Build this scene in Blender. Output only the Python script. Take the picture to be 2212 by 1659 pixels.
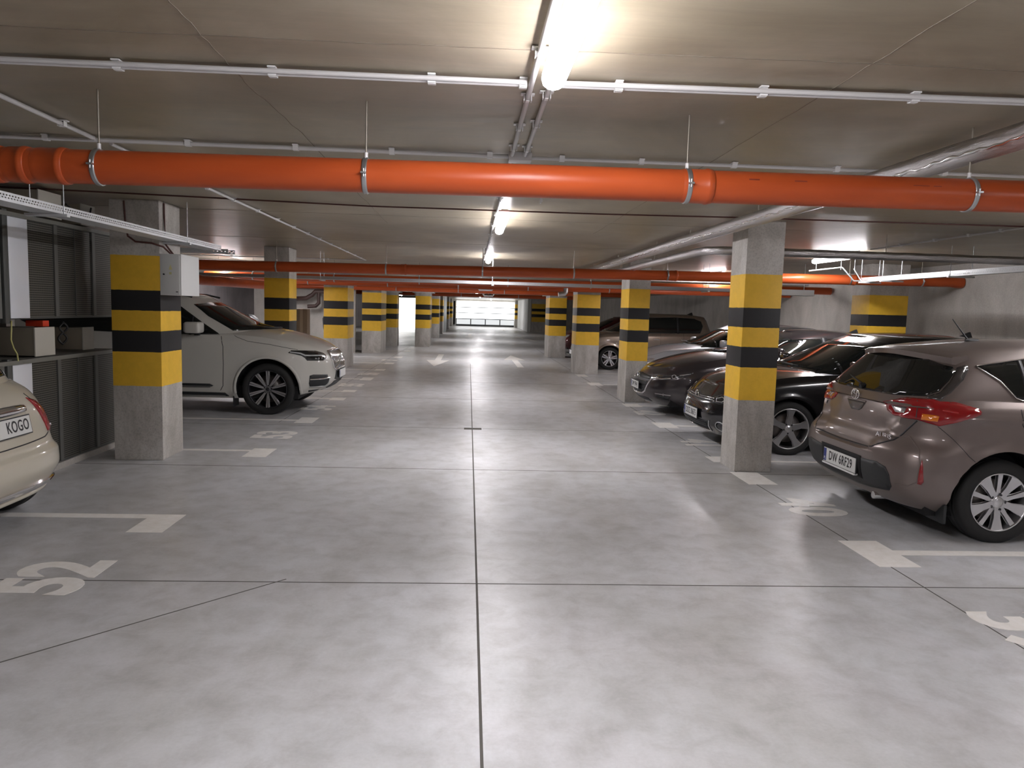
import bpy, bmesh, math, random
import numpy as np
from mathutils import Vector, Matrix
from mathutils.bvhtree import BVHTree
from mathutils.geometry import delaunay_2d_cdt
R = math.radians
rng = random.Random(7)
SC = bpy.context.scene
COL = SC.collection
for o in list(bpy.data.objects): bpy.data.objects.remove(o)

# ---------------------------------------------------------------- camera
cam_data = bpy.data.cameras.new('camera'); cam_data.sensor_width = 36.0
cam_data.lens = 36.0*1620/2212; cam_data.clip_start = 0.05; cam_data.clip_end = 300
cam = bpy.data.objects.new('camera', cam_data); COL.objects.link(cam)
_y, _p, _r = R(3.34), R(5.7), R(1.62)
_F = Vector((math.sin(_y)*math.cos(_p), math.cos(_y)*math.cos(_p), -math.sin(_p)))
_R0 = Vector((math.cos(_y), -math.sin(_y), 0)); _U0 = _R0.cross(_F)
_RR = math.cos(_r)*_R0 + math.sin(_r)*_U0; _UU = -math.sin(_r)*_R0 + math.cos(_r)*_U0
cam.matrix_world = Matrix(((_RR.x, _UU.x, -_F.x, 0), (_RR.y, _UU.y, -_F.y, 0), (_RR.z, _UU.z, -_F.z, 1.58), (0, 0, 0, 1)))
SC.camera = cam
# ---------------------------------------------------------------- world + exposure
W = bpy.data.worlds.new('world'); SC.world = W; W.use_nodes = True
W.node_tree.nodes['Background'].inputs[0].default_value = (0.9, 0.95, 1.0, 1)
W.node_tree.nodes['Background'].inputs[1].default_value = 0.0
SC.view_settings.view_transform = 'Standard'; SC.view_settings.look = 'None'
SC.view_settings.gamma = 1; SC.view_settings.use_curve_mapping = False
SC.view_settings.exposure = 2.28
LAMP = 26.0       # emission strength of the tube diffusers

# ---------------------------------------------------------------- materials
def mat(name, col=(.5, .5, .5), rough=.5, metal=0.0, coat=0.0, spec=.5, emit=None, es=0, trans=0):
    m = bpy.data.materials.new(name); m.use_nodes = True
    b = m.node_tree.nodes['Principled BSDF']
    b.inputs['Base Color'].default_value = (*col, 1); b.inputs['Roughness'].default_value = rough
    b.inputs['Metallic'].default_value = metal; b.inputs['Coat Weight'].default_value = coat
    b.inputs['Coat Roughness'].default_value = .03; b.inputs['Specular IOR Level'].default_value = spec
    if emit: b.inputs['Emission Color'].default_value = (*emit, 1); b.inputs['Emission Strength'].default_value = es
    if trans: b.inputs['Transmission Weight'].default_value = trans
    return m
def nd(m, t, **k):
    n = m.node_tree.nodes.new(t)
    for a, v in k.items():
        if a.startswith('i_'): n.inputs[a[2:].replace('_', ' ')].default_value = v
        else: setattr(n, a, v)
    return n
def lk(m, a, b): m.node_tree.links.new(a, b)
def ramp(m, fac, stops):
    r = nd(m, 'ShaderNodeValToRGB'); lk(m, fac, r.inputs[0]); e = r.color_ramp.elements
    while len(e) < len(stops): e.new(.5)
    for el, (p, c) in zip(e, stops): el.position = p; el.color = (*c, 1) if len(c) == 3 else c
    return r
def coords(m, scale=(1, 1, 1), obj=True):
    tc = nd(m, 'ShaderNodeTexCoord'); mp = nd(m, 'ShaderNodeMapping'); mp.inputs['Scale'].default_value = scale
    lk(m, tc.outputs['Object'], mp.inputs[0]); return mp.outputs[0]
def noise(m, vec, scale, detail=5, rough=.55, dist=0):
    n = nd(m, 'ShaderNodeTexNoise'); n.inputs['Scale'].default_value = scale; n.inputs['Detail'].default_value = detail
    n.inputs['Roughness'].default_value = rough; n.inputs['Distortion'].default_value = dist; lk(m, vec, n.inputs['Vector']); return n.outputs[0]
def rng_map(m, fac, a, b, lo, hi):
    n = nd(m, 'ShaderNodeMapRange'); lk(m, fac, n.inputs[0])
    for i, v in zip((1, 2, 3, 4), (a, b, lo, hi)): n.inputs[i].default_value = v
    return n.outputs[0]
def mathn(m, op, a, b=None, c=None):
    n = nd(m, 'ShaderNodeMath', operation=op)
    for i, v in enumerate((a, b, c)):
        if v is None: continue
        if isinstance(v, (int, float)): n.inputs[i].default_value = v
        else: lk(m, v, n.inputs[i])
    return n.outputs[0]
def mix(m, fac, a, b, mode='MIX'):
    n = nd(m, 'ShaderNodeMix', data_type='RGBA', blend_type=mode)
    for i, v in ((0, fac), (6, a), (7, b)):
        if isinstance(v, (int, float)): n.inputs[i].default_value = v
        elif isinstance(v, tuple): n.inputs[i].default_value = (*v, 1)
        else: lk(m, v, n.inputs[i])
    return n.outputs[2]
def bump(m, h, strength=.2, dist=.01):
    n = nd(m, 'ShaderNodeBump'); n.inputs['Strength'].default_value = strength; n.inputs['Distance'].default_value = dist
    lk(m, h, n.inputs['Height']); lk(m, n.outputs[0], m.node_tree.nodes['Principled BSDF'].inputs['Normal'])
def setb(m, sock, out): lk(m, out, m.node_tree.nodes['Principled BSDF'].inputs[sock])

def floor_mat():
    m = mat('polished_concrete', rough=.3, spec=.38)
    v = coords(m); v2 = coords(m, (1, .55, 1))
    a = noise(m, v2, .9, 8, .6, .4); b = noise(m, v, 5, 6, .65, .3); c = noise(m, v, 60, 3, .6)
    col = ramp(m, a, [(.28, (.42, .415, .405)), (.5, (.53, .53, .54)), (.72, (.63, .64, .67))]).outputs[0]
    col2 = ramp(m, b, [(.3, (.74, .73, .71)), (.55, (1, 1, 1)), (.8, (1.14, 1.14, 1.16))]).outputs[0]
    o = mix(m, .8, col, col2, 'MULTIPLY')
    o = mix(m, .12, o, ramp(m, c, [(.3, (.6, .6, .6)), (.7, (1.2, 1.2, 1.2))]).outputs[0], 'MULTIPLY')
    setb(m, 'Base Color', o)
    rr = rng_map(m, noise(m, v2, 1.7, 5, .6), .3, .7, .31, .44)
    setb(m, 'Roughness', rr); w = noise(m, coords(m, (2.2, 7, 1)), 3, 5, .6, .5); bump(m, mathn(m, 'ADD', w, mathn(m, 'MULTIPLY', b, .5)), .10, .012)
    return m
def ceil_mat():
    m = mat('slab_concrete', rough=.4)
    v = coords(m); vs = coords(m, (.6, 4, 1))
    a = noise(m, v, .7, 7, .6, .8); b = noise(m, vs, 2.2, 7, .65, .5); c = noise(m, v, 90, 2, .6)
    col = ramp(m, a, [(.3, (.26, .222, .155)), (.55, (.36, .315, .235)), (.75, (.48, .43, .335))]).outputs[0]
    o = mix(m, .9, col, ramp(m, b, [(.3, (.78, .77, .75)), (.7, (1.12, 1.11, 1.1))]).outputs[0], 'MULTIPLY')
    setb(m, 'Base Color', o)
    setb(m, 'Roughness', rng_map(m, b, .3, .7, .31, .46)); bump(m, b, .12, .01)
    return m
def conc_mat(name, lo, hi, rough=.8):
    m = mat(name, rough=rough); v = coords(m); vz = coords(m, (1, 1, .6))
    a = noise(m, vz, 1.6, 8, .65, .5); c = noise(m, v, 40, 4, .7)
    col = ramp(m, a, [(.3, lo), (.7, hi)]).outputs[0]
    o = mix(m, .35, col, ramp(m, c, [(.3, (.6, .6, .6)), (.65, (1.15, 1.15, 1.15))]).outputs[0], 'MULTIPLY')
    setb(m, 'Base Color', o); bump(m, c, .2, .004); return m
def stripe_mat():
    m = mat('striped_pillar', rough=.55); v = coords(m)
    sep = nd(m, 'ShaderNodeSeparateXYZ'); lk(m, v, sep.inputs[0]); z = sep.outputs[2]
    z = mathn(m, 'ADD', z, mathn(m, 'MULTIPLY', mathn(m, 'SUBTRACT', noise(m, v, 14, 3), .5), .008))
    a = noise(m, coords(m, (1, 1, .5)), 2.2, 8, .68, .6); c = noise(m, v, 55, 4, .7)
    conc = ramp(m, a, [(.3, (.34, .315, .28)), (.5, (.50, .475, .44)), (.72, (.68, .66, .63))]).outputs[0]
    conc = mix(m, .5, conc, ramp(m, c, [(.28, (.45, .45, .45)), (.5, (1, 1, 1)), (.7, (1.15,)*3)]).outputs[0], 'MULTIPLY')
    Y = (.86, .52, .04); K = (.012, .012, .014)
    yel = mix(m, .3, Y, ramp(m, noise(m, v, 9, 6, .7), [(.3, (.7, .7, .7)), (.6, (1.05, 1.05, 1.05))]).outputs[0], 'MULTIPLY')
    zr = mathn(m, 'MULTIPLY', z, .4)          # 0..2.5 m -> 0..1
    s = lambda q: q*.4
    isY = ramp(m, zr, [(0, (0,)*3), (s(.725), (1,)*3), (s(1.062), (0,)*3), (s(1.262), (1,)*3), (s(1.458), (0,)*3), (s(1.652), (1,)*3), (s(1.985), (0,)*3)]); isY.color_ramp.interpolation = 'CONSTANT'
    isK = ramp(m, zr, [(0, (0,)*3), (s(1.062), (1,)*3), (s(1.262), (0,)*3), (s(1.458), (1,)*3), (s(1.652), (0,)*3)]); isK.color_ramp.interpolation = 'CONSTANT'
    o = mix(m, isY.outputs[0], conc, yel); o = mix(m, isK.outputs[0], o, K); setb(m, 'Base Color', o)
    bump(m, c, .25, .004); return m
M = {}
M['floor'] = floor_mat(); M['ceil'] = ceil_mat(); M['wall'] = conc_mat('wall_concrete', (.34, .32, .29), (.50, .475, .44))
M['plaster'] = conc_mat('wall_plaster', (.36, .33, .34), (.52, .48, .49)); M['stripe'] = stripe_mat()
M['white_block'] = conc_mat('white_block', (.72, .73, .70), (.85, .86, .84))
M['collar'] = conc_mat('insulation_board', (.50, .49, .49), (.60, .59, .60))
M['seam'] = mat('slab_seam', (.20, .17, .13), .8); M['joint'] = mat('joint_filler', (.10, .095, .085), .8)
def paint_mat():
    m = mat('floor_paint', rough=.45); v = coords(m)
    setb(m, 'Base Color', ramp(m, noise(m, v, 12, 7, .7), [(.3, (.80, .77, .72)), (.6, (.90, .88, .85)), (.8, (.93, .92, .90))]).outputs[0]); return m
M['paint'] = paint_mat()
def pipe_mat():
    m = mat('orange_pvc', (.72, .15, .035), .32, spec=.33); v = coords(m)
    a = noise(m, coords(m, (.6, 3, 3)), 3, 6, .6)
    setb(m, 'Base Color', ramp(m, a, [(.3, (.40, .066, .016)), (.7, (.48, .086, .021))]).outputs[0])
    setb(m, 'Roughness', rng_map(m, noise(m, v, 8, 6, .7), .3, .7, .3, .4)); return m
M['orange'] = pipe_mat()
M['stamp'] = mat('pipe_print', (.22, .03, .012), .5)
def foil_mat():
    m = mat('aluminium_foil', (.62, .60, .60), .28, 1.0); v = coords(m, (5, 1.2, 5)); n_ = noise(m, v, 6, 6, .7, 1.5)
    n2 = noise(m, coords(m), 60, 3, .6, 1)
    bump(m, mathn(m, 'ADD', n_, mathn(m, 'MULTIPLY', n2, .25)), .55, .012); return m
M['foil'] = foil_mat()
M['zinc'] = mat('galvanised_steel', (.50, .52, .53), .35, .9); M['rod'] = mat('threaded_rod', (.36, .33, .28), .5, .8)
M['conduit'] = mat('grey_conduit', (.60, .59, .59), .45); M['white_pl'] = mat('white_plastic', (.78, .78, .78), .4)
M['tray'] = mat('tray_white', (.62, .64, .65), .38, .3)
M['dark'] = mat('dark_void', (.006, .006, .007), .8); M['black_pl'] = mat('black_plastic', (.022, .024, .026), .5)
M['rubber'] = mat('tyre_rubber', (.016, .016, .016), .75); M['glass'] = mat('dark_window_glass', (.008, .010, .010), .03, 0, 0, .6)
M['chrome'] = mat('chrome', (.82, .82, .83), .08, 1.0); M['alloy'] = mat('alloy_silver', (.62, .62, .64), .28, .9)
M['alloy_dark'] = mat('alloy_dark', (.05, .05, .055), .4, .6); M['brake'] = mat('brake_disc', (.22, .2, .19), .4, .8)
M['white'] = mat('white_board', (.74, .75, .74), .5); M['plate'] = mat('plate_white', (.72, .73, .71), .35); M['ink'] = mat('plate_ink', (.012, .012, .014), .5)
M['blue'] = mat('plate_blue', (.01, .03, .22), .4); M['red_lens'] = mat('red_lens', (.30, .006, .010), .12, 0, 1.0)
M['red_lens2'] = mat('red_lens_deep', (.45, .012, .018), .1, 0, 1.0); M['amber'] = mat('amber_lens', (.80, .22, .015), .15, 0, 1.0)
M['clear'] = mat('clear_lens', (.55, .52, .53), .12, .5, 1.0); M['pink_lens'] = mat('faded_red_lens', (.36, .07, .045), .2, 0, 1)
M['cable_red'] = mat('red_brown_cable', (.075, .022, .016), .6); M['cable_black'] = mat('black_cable', (.015, .015, .015), .5)
M['cable_yel'] = mat('yellow_green_wire', (.55, .52, .20), .5); M['sheet'] = mat('bright_sheet_steel', (.86, .89, .95), .34, .2)
M['card'] = conc_mat('cardboard', (.19, .13, .08), (.24, .17, .11)); M['boxbeige'] = mat('junction_beige', (.50, .48, .42), .55)
M['boxside'] = mat('junction_side', (.24, .21, .16), .7); M['frame'] = mat('frame_grey', (.10, .105, .10), .5, .4)
M['red_fit'] = mat('red_fitting', (.75, .06, .02), .45)
M['tube'] = mat('lit_diffuser', (1, 1, 1), .4, emit=(1, .965, 1.0), es=LAMP)
# the LED strips shine down: the upper flanks of the diffuser are dimmer than its underside
_v = coords(M['tube']); _s = nd(M['tube'], 'ShaderNodeSeparateXYZ'); lk(M['tube'], _v, _s.inputs[0])
setb(M['tube'], 'Emission Strength', rng_map(M['tube'], _s.outputs[2], -.080, -.060, LAMP*1.15, LAMP*.16))
M['dash'] = mat('dashboard', (.07, .09, .085), .6)
def mesh_panel_mat():
    m = mat('perforated_sheet', (.10, .10, .095), .5, .5); v = coords(m)
    sep = nd(m, 'ShaderNodeSeparateXYZ'); lk(m, v, sep.inputs[0])
    fz = mathn(m, 'FRACT', mathn(m, 'MULTIPLY', sep.outputs[2], 52)); fy = mathn(m, 'FRACT', mathn(m, 'MULTIPLY', sep.outputs[1], 70))
    hole = mathn(m, 'MULTIPLY', mathn(m, 'GREATER_THAN', fz, .45), mathn(m, 'GREATER_THAN', fy, .25))
    setb(m, 'Base Color', mix(m, hole, (.15, .145, .125), (.012, .012, .011))); return m
M['perf'] = mesh_panel_mat()
def paintm(name, col, rough=.3, metal=.6, flake=True):
    m = mat(name, col, rough, metal, 1.0, .5)
    return m
M['p_beige'] = paintm('metallic_beige_brown', (.20, .163, .15), .38, .5)
M['p_beige'].node_tree.nodes['Principled BSDF'].inputs['Coat Weight'].default_value = .45
M['p_white'] = paintm('white_car_paint', (.60, .59, .545), .3, .0); M['p_cream'] = paintm('cream_car_paint', (.58, .54, .44), .3, .0)
M['p_black'] = paintm('black_car_paint', (.006, .006, .007), .2, .0); M['p_dark'] = paintm('dark_brown_metallic', (.05, .042, .045), .28, .6)
M['p_silver'] = paintm('silver_blue_metallic', (.56, .57, .62), .34, .35); M['p_bronze'] = paintm('bronze_brown_metallic', (.24, .19, .15), .32, .6)
M['p_red'] = paintm('dark_red_metallic', (.09, .01, .012), .3, .4)

# ---------------------------------------------------------------- tagging
def tag(o, label, cat, group=None, kind=None):
    if label: o['label'] = label
    if cat: o['category'] = cat
    if group: o['group'] = group
    if kind: o['kind'] = kind
    return o
def empty(name, loc=(0, 0, 0), rz=0, label=None, cat=None, group=None):
    o = bpy.data.objects.new(name, None); COL.objects.link(o); o.location = loc; o.rotation_euler = (0, 0, rz); o.empty_display_size = .1
    return tag(o, label, cat, group)

# ---------------------------------------------------------------- mesh builder
class MB:
    def __init__(s): s.v = []; s.f = []; s.m = []; s.sm = []
    def add(s, vs, fs, mi=0, smooth=False):
        b = len(s.v); s.v += [tuple(v) for v in vs]
        for f in fs: s.f.append([b+i for i in f]); s.m.append(mi); s.sm.append(smooth)
        return s
    def box(s, x0, x1, y0, y1, z0, z1, mi=0):
        v = [(x, y, z) for x in (x0, x1) for y in (y0, y1) for z in (z0, z1)]
        return s.add(v, [(0, 1, 3, 2), (4, 6, 7, 5), (0, 4, 5, 1), (2, 3, 7, 6), (0, 2, 6, 4), (1, 5, 7, 3)], mi)
    def tube(s, pts, r, n=12, mi=0, caps=True, closed=False):
        P = [Vector(p) for p in pts]; K = len(P); rings = []
        ref = None
        for i, p in enumerate(P):
            if closed: t = (P[(i+1) % K]-P[i-1]).normalized()
            elif i == 0: t = (P[1]-P[0]).normalized()
            elif i == K-1: t = (P[-1]-P[-2]).normalized()
            else: t = ((P[i+1]-P[i]).normalized()+(P[i]-P[i-1]).normalized()).normalized()
            if ref is None:
                ref = Vector((0, 0, 1)) if abs(t.z) < .9 else Vector((1, 0, 0))
            a = (ref-t*ref.dot(t)).normalized(); ref = a; b = t.cross(a)
            rr = r[i] if isinstance(r, (list, tuple)) else r
            rings.append([p+rr*(math.cos(q)*a+math.sin(q)*b) for q in [2*math.pi*k/n for k in range(n)]])
        vs = [v for rg in rings for v in rg]; fs = []
        for i in range(K if closed else K-1):
            j = (i+1) % K
            for k in range(n): fs.append((i*n+k, i*n+(k+1) % n, j*n+(k+1) % n, j*n+k))
        s.add(vs, fs, mi, True)
        if caps and not closed:
            s.add(rings[0], [tuple(reversed(range(n)))], mi); s.add(rings[-1], [tuple(range(n))], mi)
        return s
    def lathe(s, prof, n=32, M4=None, mi=0, smooth=True, close=False):
        # prof: (r, a) pairs revolved about local Y axis (a along Y)
        M4 = M4 or Matrix(); vs = []; K = len(prof)
        for (r, a) in prof:
            for k in range(n):
                q = 2*math.pi*k/n; vs.append(M4 @ Vector((r*math.cos(q), a, r*math.sin(q))))
        fs = []
        for i in range(K if close else K-1):
            j = (i+1) % K
            for k in range(n): fs.append((i*n+k, i*n+(k+1) % n, j*n+(k+1) % n, j*n+k))
        return s.add(vs, fs, mi, smooth)
    def prism(s, poly, h0, h1, T, mi=0):
        # poly in 2D, T(u, v, h) -> 3D
        n = len(poly); vs = [T(u, v, h0) for u, v in poly]+[T(u, v, h1) for u, v in poly]
        fs = [tuple(range(n)), tuple(range(2*n-1, n-1, -1))]+[(i, (i+1) % n, n+(i+1) % n, n+i) for i in range(n)]
        return s.add(vs, fs, mi)
    def build(s, name, mats, parent=None, bevel=0, seg=2, merge=False, angle=40):
        me = bpy.data.meshes.new(name); me.from_pydata(s.v, [], s.f)
        for m_ in (mats if isinstance(mats, (list, tuple)) else [mats]): me.materials.append(m_)
        me.polygons.foreach_set('material_index', s.m); me.polygons.foreach_set('use_smooth', s.sm)
        bm = bmesh.new(); bm.from_mesh(me)
        if merge: bmesh.ops.remove_doubles(bm, verts=bm.verts, dist=1e-5)
        if bevel:
            es = [e for e in bm.edges if len(e.link_faces) == 2 and e.calc_face_angle(0) > R(30)]
            bmesh.ops.bevel(bm, geom=es, offset=bevel, segments=seg, profile=.6, affect='EDGES', clamp_overlap=True)
            for f in bm.faces: f.smooth = True
        bmesh.ops.recalc_face_normals(bm, faces=bm.faces)
        bm.to_mesh(me); bm.free()
        if bevel: me.set_sharp_from_angle(angle=R(angle))
        o = bpy.data.objects.new(name, me); COL.objects.link(o)
        if parent: o.parent = parent
        return o
def struct(o): o['kind'] = 'structure'; return o
def text_obj(body, size, M4, name, mat_, parent, depth=.002, sx=1, bold=0, spacing=1):
    cu = bpy.data.curves.new(name, 'FONT'); cu.body = body; cu.size = size; cu.extrude = depth; cu.align_x = 'CENTER'; cu.align_y = 'CENTER'
    cu.offset = bold; cu.space_character = spacing; cu.resolution_u = 5
    t = bpy.data.objects.new('tmp', cu); COL.objects.link(t)
    dg = bpy.context.evaluated_depsgraph_get(); dg.update()
    me = bpy.data.meshes.new_from_object(t.evaluated_get(dg)); bpy.data.objects.remove(t); bpy.data.curves.remove(cu)
    me.transform(M4 @ Matrix.Diagonal((sx, 1, 1, 1))); me.materials.clear(); me.materials.append(mat_); me.name = name
    o = bpy.data.objects.new(name, me); COL.objects.link(o)
    if parent: o.parent = parent
    return o
def frame(o, x, y):
    x = Vector(x).normalized(); y = Vector(y).normalized(); z = x.cross(y)
    return Matrix(((x.x, y.x, z.x, o[0]), (x.y, y.y, z.y, o[1]), (x.z, y.z, z.z, o[2]), (0, 0, 0, 1)))
def copy_tree(o, parent=None):
    c = o.copy(); COL.objects.link(c); c.parent = parent
    for ch in o.children: copy_tree(ch, c)
    return c
# ================================================================ SHELL
XL, XR, YB, YE, ZC, ZL, YS = -8.2, 8.0, -7.0, 66.0, 2.52, 2.33, 17.5
struct(MB().box(XL-.3, XR+.3, YB, YE+6, -.3, 0).build('floor', M['floor']))
struct(MB().box(XL-.3, XR+.3, YB-.3, YS, ZC, ZC+.3).build('ceiling', M['ceil']))
struct(MB().box(XL-.3, XR+.3, YS, YE+6, ZL, ZC+.3).build('ceiling', M['ceil']))
struct(MB().box(XL-.3, XL, YB, YE, 0, ZC).build('wall_left', M['plaster']))
struct(MB().box(XR, XR+.3, YB, YE, 0, ZC).build('wall_right', M['wall']))
struct(MB().box(XL-.3, XR+.3, YB-.3, YB, 0, ZC).build('wall_back', M['wall']))
# thin pale board strip at the ceiling step
struct(MB().box(XL, XR, YS-.012, YS, ZL-.0, ZC-.015).build('trim_1', M['collar']))
# far end wall round the garage gate
w = MB(); w.box(XL, -1.45, YE, YE+.3, 0, ZL).box(4.15, XR, YE, YE+.3, 0, ZL).box(-1.45, 4.15, YE, YE+.3, 2.16, ZL)
struct(w.build('wall_front', M['wall']))
# side walls of the entrance bay near the gate
struct(MB().box(4.08, 4.30, 53.2, YE, 0, ZL).build('wall_right_entrance', M['white_block']))
struct(MB().box(4.30, XR, 53.2, 53.45, 0, ZL).build('wall_front_right', M['wall']))
struct(MB().box(-1.86, -1.62, 47.0, 52.5, 0, ZL).build('wall_left_entrance', M['frame']))
struct(MB().box(-5.7, -3.0, 52.0, 52.25, 0, ZL).build('wall_front_left', M['white_block']))
struct(MB().box(XL, -5.7, 36.0, 36.25, 0, ZL).build('wall_left_return', M['wall']))
# floor saw-cut joints
def strip(x0, y0, x1, y1, w_, mt, name, z=.0012):
    d = Vector((x1-x0, y1-y0, 0)).normalized(); n = Vector((-d.y, d.x, 0))*w_/2
    a, b = Vector((x0, y0, 0)), Vector((x1, y1, 0)); m_ = MB()
    P = [a-n, b-n, b+n, a+n]
    m_.add([(p.x, p.y, 0) for p in P]+[(p.x, p.y, z) for p in P], [(0, 3, 2, 1), (4, 5, 6, 7), (0, 1, 5, 4), (1, 2, 6, 5), (2, 3, 7, 6), (3, 0, 4, 7)])
    return m_.build(name, mt)
k = 2
for (a, b, c, d, w_) in [(.085, -2, .04, 21.3, .012), (-8.1, 4.22, 7.9, 4.16, .009), (-8.1, 7.27, 7.9, 7.24, .009), (-8.1, 9.8, -.05, 9.78, .006), (.2, 9.78, 7.9, 9.75, .006),
        (-8.1, 13.0, 7.9, 12.95, .006), (-8.1, 16.0, 7.9, 15.9, .006), (2.745, -2, 2.70, 30, .008), (-2.2, 3.0, -1.02, 4.24, .008), (-2.5, 10, -2.35, 30, .006), (-4.0, 1.6, -2.2, 3.0, .008)]:
    struct(strip(a, b, c, d, w_, M['joint'], 'trim_%d' % k)); k += 1
# rough concrete seams on the ceiling
for pts in ([(-.99, 2.0), (-.97, 2.6), (-.99, 3.4), (-.95, 4.5), (-.97, 6.5), (-.96, 9)], [(1.45, 1.4), (1.47, 3.1), (1.46, 5.5), (1.48, 9.5)], [(-3.9, 2.84), (-.9, 2.84), (.1, 2.83), (1.2, 2.8), (3, 2.8)], [(-6, 8.1), (-1, 8.05), (4, 8.1)], [(-6, 11.3), (4, 11.3)]):
    q = []
    for i in range(len(pts)-1):
        for t in np.linspace(0, 1, 14)[:-1]:
            q.append((pts[i][0]+(pts[i+1][0]-pts[i][0])*t+rng.uniform(-.006, .006), pts[i][1]+(pts[i+1][1]-pts[i][1])*t+rng.uniform(-.006, .006), ZC+.001))
    struct(MB().tube(q, .003, 5).build('trim_%d' % k, M['seam'])); k += 1
p = MB().box(-.045, .185, 9.70, 9.84, 0, .0016).build('floor_patch', M['joint'])
tag(p, 'small dark rectangular filler patch on the floor centre joint', 'floor patch')

# ================================================================ PILLARS
def pillar(x0, x1, y0, y1, h, label, collar=None):
    t = empty('pillar', ((x0+x1)/2, (y0+y1)/2, 0), 0, label, 'pillar', 'striped concrete pillars along the driveway')
    a, b = (x1-x0)/2, (y1-y0)/2
    MB().box(-a, a, -b, b, 0, h).build('shaft', M['stripe'], t, bevel=.008, seg=2)
    if collar:
        e, z0 = collar
        MB().box(-a-e[0], a+e[1], -b-.06, b+.06, z0, h-.002).build('insulation_collar', M['collar'], t, bevel=.006)
    return t
P_ = pillar
PL1 = P_(-3.45, -2.985, 7.46, 7.98, ZC, 'nearest left striped pillar, white box on its aisle side')
P_(-3.50, -3.08, 13.05, 13.6, ZC, 'left striped pillar rising just behind the white SUV bonnet')
P_(-3.62, -3.03, 18.9, 19.85, ZL, 'left striped pillar beside the white SUV nose, wide pale collar on top', ((.10, .07), 2.06))
P_(-3.56, -2.93, 25.1, 26.6, ZL, 'left striped pillar with pale collar, next beyond the SUV nose pillar', ((.12, .1), 2.08))
P_(-3.5, -2.86, 29.7, 30.6, ZL, 'left striped pillar touching the left edge of the bright far opening', ((.02, .12), 2.1))
P_(-2.15, -1.58, 29.8, 31.3, ZL, 'left striped pillar touching the right edge of the bright far opening', ((.12, .12), 2.12))
P_(-1.95, -1.57, 38.2, 39.6, ZL, 'small distant left striped pillar, first beyond the bright far opening')
P_(-2.0, -1.6, 44.6, 46.0, ZL, 'small distant left striped pillar just before the dark side wall')
P_(-1.8, -1.52, 55.0, 56.2, ZL, 'tiny striped pillar between the dark side wall and the gate')
P_(-1.85, -1.5, 64.3, 65.6, ZL, 'tiny lit striped pillar against the left edge of the garage gate')
P_(3.85, 4.15, 64.6, 65.8, ZL, 'tiny lit striped pillar against the right edge of the garage gate')
PR1 = P_(2.715, 3.095, 7.36, 7.79, ZC, 'nearest right striped pillar standing in front of the black car')
P_(2.765, 3.14, 13.05, 13.75, ZC, 'right striped pillar beside the dark brown hatchback nose')
P_(2.665, 3.25, 18.7, 19.5, ZL, 'right striped pillar with pale collar in front of the bronze car wheel', ((.03, .10), 2.08))
P_(2.63, 3.21, 24.95, 26.2, ZL, 'shaded right striped pillar farthest back on the right row', ((.12, .12), 2.06))
P_(6.79, 7.47, 12.5, 13.1, ZC, 'striped pillar close to the right concrete wall, seen above the black car roof')
P_(4.35, 5.3, 52.9, 53.19, ZL, 'unlit striped pillar on the dark back wall, nearer the gate')
P_(5.8, 6.6, 52.9, 53.19, ZL, 'unlit striped pillar on the dark back wall, farther from the gate')
# electrical box on the first left pillar
t = empty('distribution_box', (-2.985, 7.70, 1.62), 0, 'white electrical distribution box mounted on nearest left striped pillar', 'electrical box')
MB().box(.0, .20, -.24, .24, 0, .395).build('housing', M['white'], t, bevel=.004)
MB().box(.02, .185, -.247, -.24, .012, .383).build('door', M['white'], t, bevel=.002)
MB().tube([(.04, -.247, .20), (.04, -.256, .20)], .008, 12).build('lock', M['black_pl'], t)
MB().prism([(0, 0), (.034, 0), (.017, .05)], 0, .0012, lambda u, v, h: (.085+u, -.2475-h, .245+v)).build('warning_sticker', mat('sticker_yellow', (.75, .7, .35), .5), t)
MB().box(.09, .112, -.2487, -.2475, .20, .222).build('sticker', mat('sticker_small', (.6, .6, .3), .5), t)
MB().box(.15, .17, -.2487, -.2475, .03, .038).build('sticker', M['ink'], t)
for i, (q, lab) in enumerate(([[(-3.30, 7.44, 2.5), (-3.29, 7.44, 2.3), (-3.27, 7.44, 2.17), (-3.2, 7.44, 2.12), (-3.05, 7.44, 2.11), (-2.95, 7.46, 2.08), (-2.93, 7.6, 2.02)], 'dark cable curving down the front of the nearest left pillar'],
          [[(-2.973, 7.55, 2.5), (-2.973, 7.56, 2.12), (-2.95, 7.6, 2.07), (-2.92, 7.64, 2.015)], 'red cable dropping into the white box on the left pillar'])):
    tag(MB().tube(q, .009, 8).build('cable', M['cable_red']), lab, 'cable')

# ================================================================ FLOOR MARKINGS
def mark(parts, label, group):
    m_ = MB()
    for (x0, x1, y0, y1) in parts: m_.box(x0, x1, y0, y1, 0, .0016)
    return tag(m_.build('bay_line', M['paint']), label, 'floor marking', group)
G1 = 'painted bay lines on the left'; G2 = 'painted bay lines on the right'
mark([(-7.4, -2.06, 5.44, 5.54), (-2.30, -2.06, 5.10, 5.44)], 'white bay line ending in a corner beside the cream car rear', G1)
mark([(-3.70, -2.3, 7.99, 8.07), (-2.30, -2.06, 7.70, 8.16)], 'white bay line passing behind the nearest left pillar', G1)
mark([(-7.4, -2.3, 10.17, 10.26), (-2.30, -2.06, 9.98, 10.48)], 'white bay line running beside the white SUV front wheel', G1)
mark([(-7.4, -2.3, 12.60, 12.70), (-2.30, -2.06, 12.45, 12.78)], 'white bay line emerging beyond the white SUV bumper', G1)
mark([(-7.4, -2.3, 13.72, 13.80), (-2.30, -2.06, 13.66, 14.0)], 'white bay line just past the SUV nose, next after the bumper one', G1)
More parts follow.
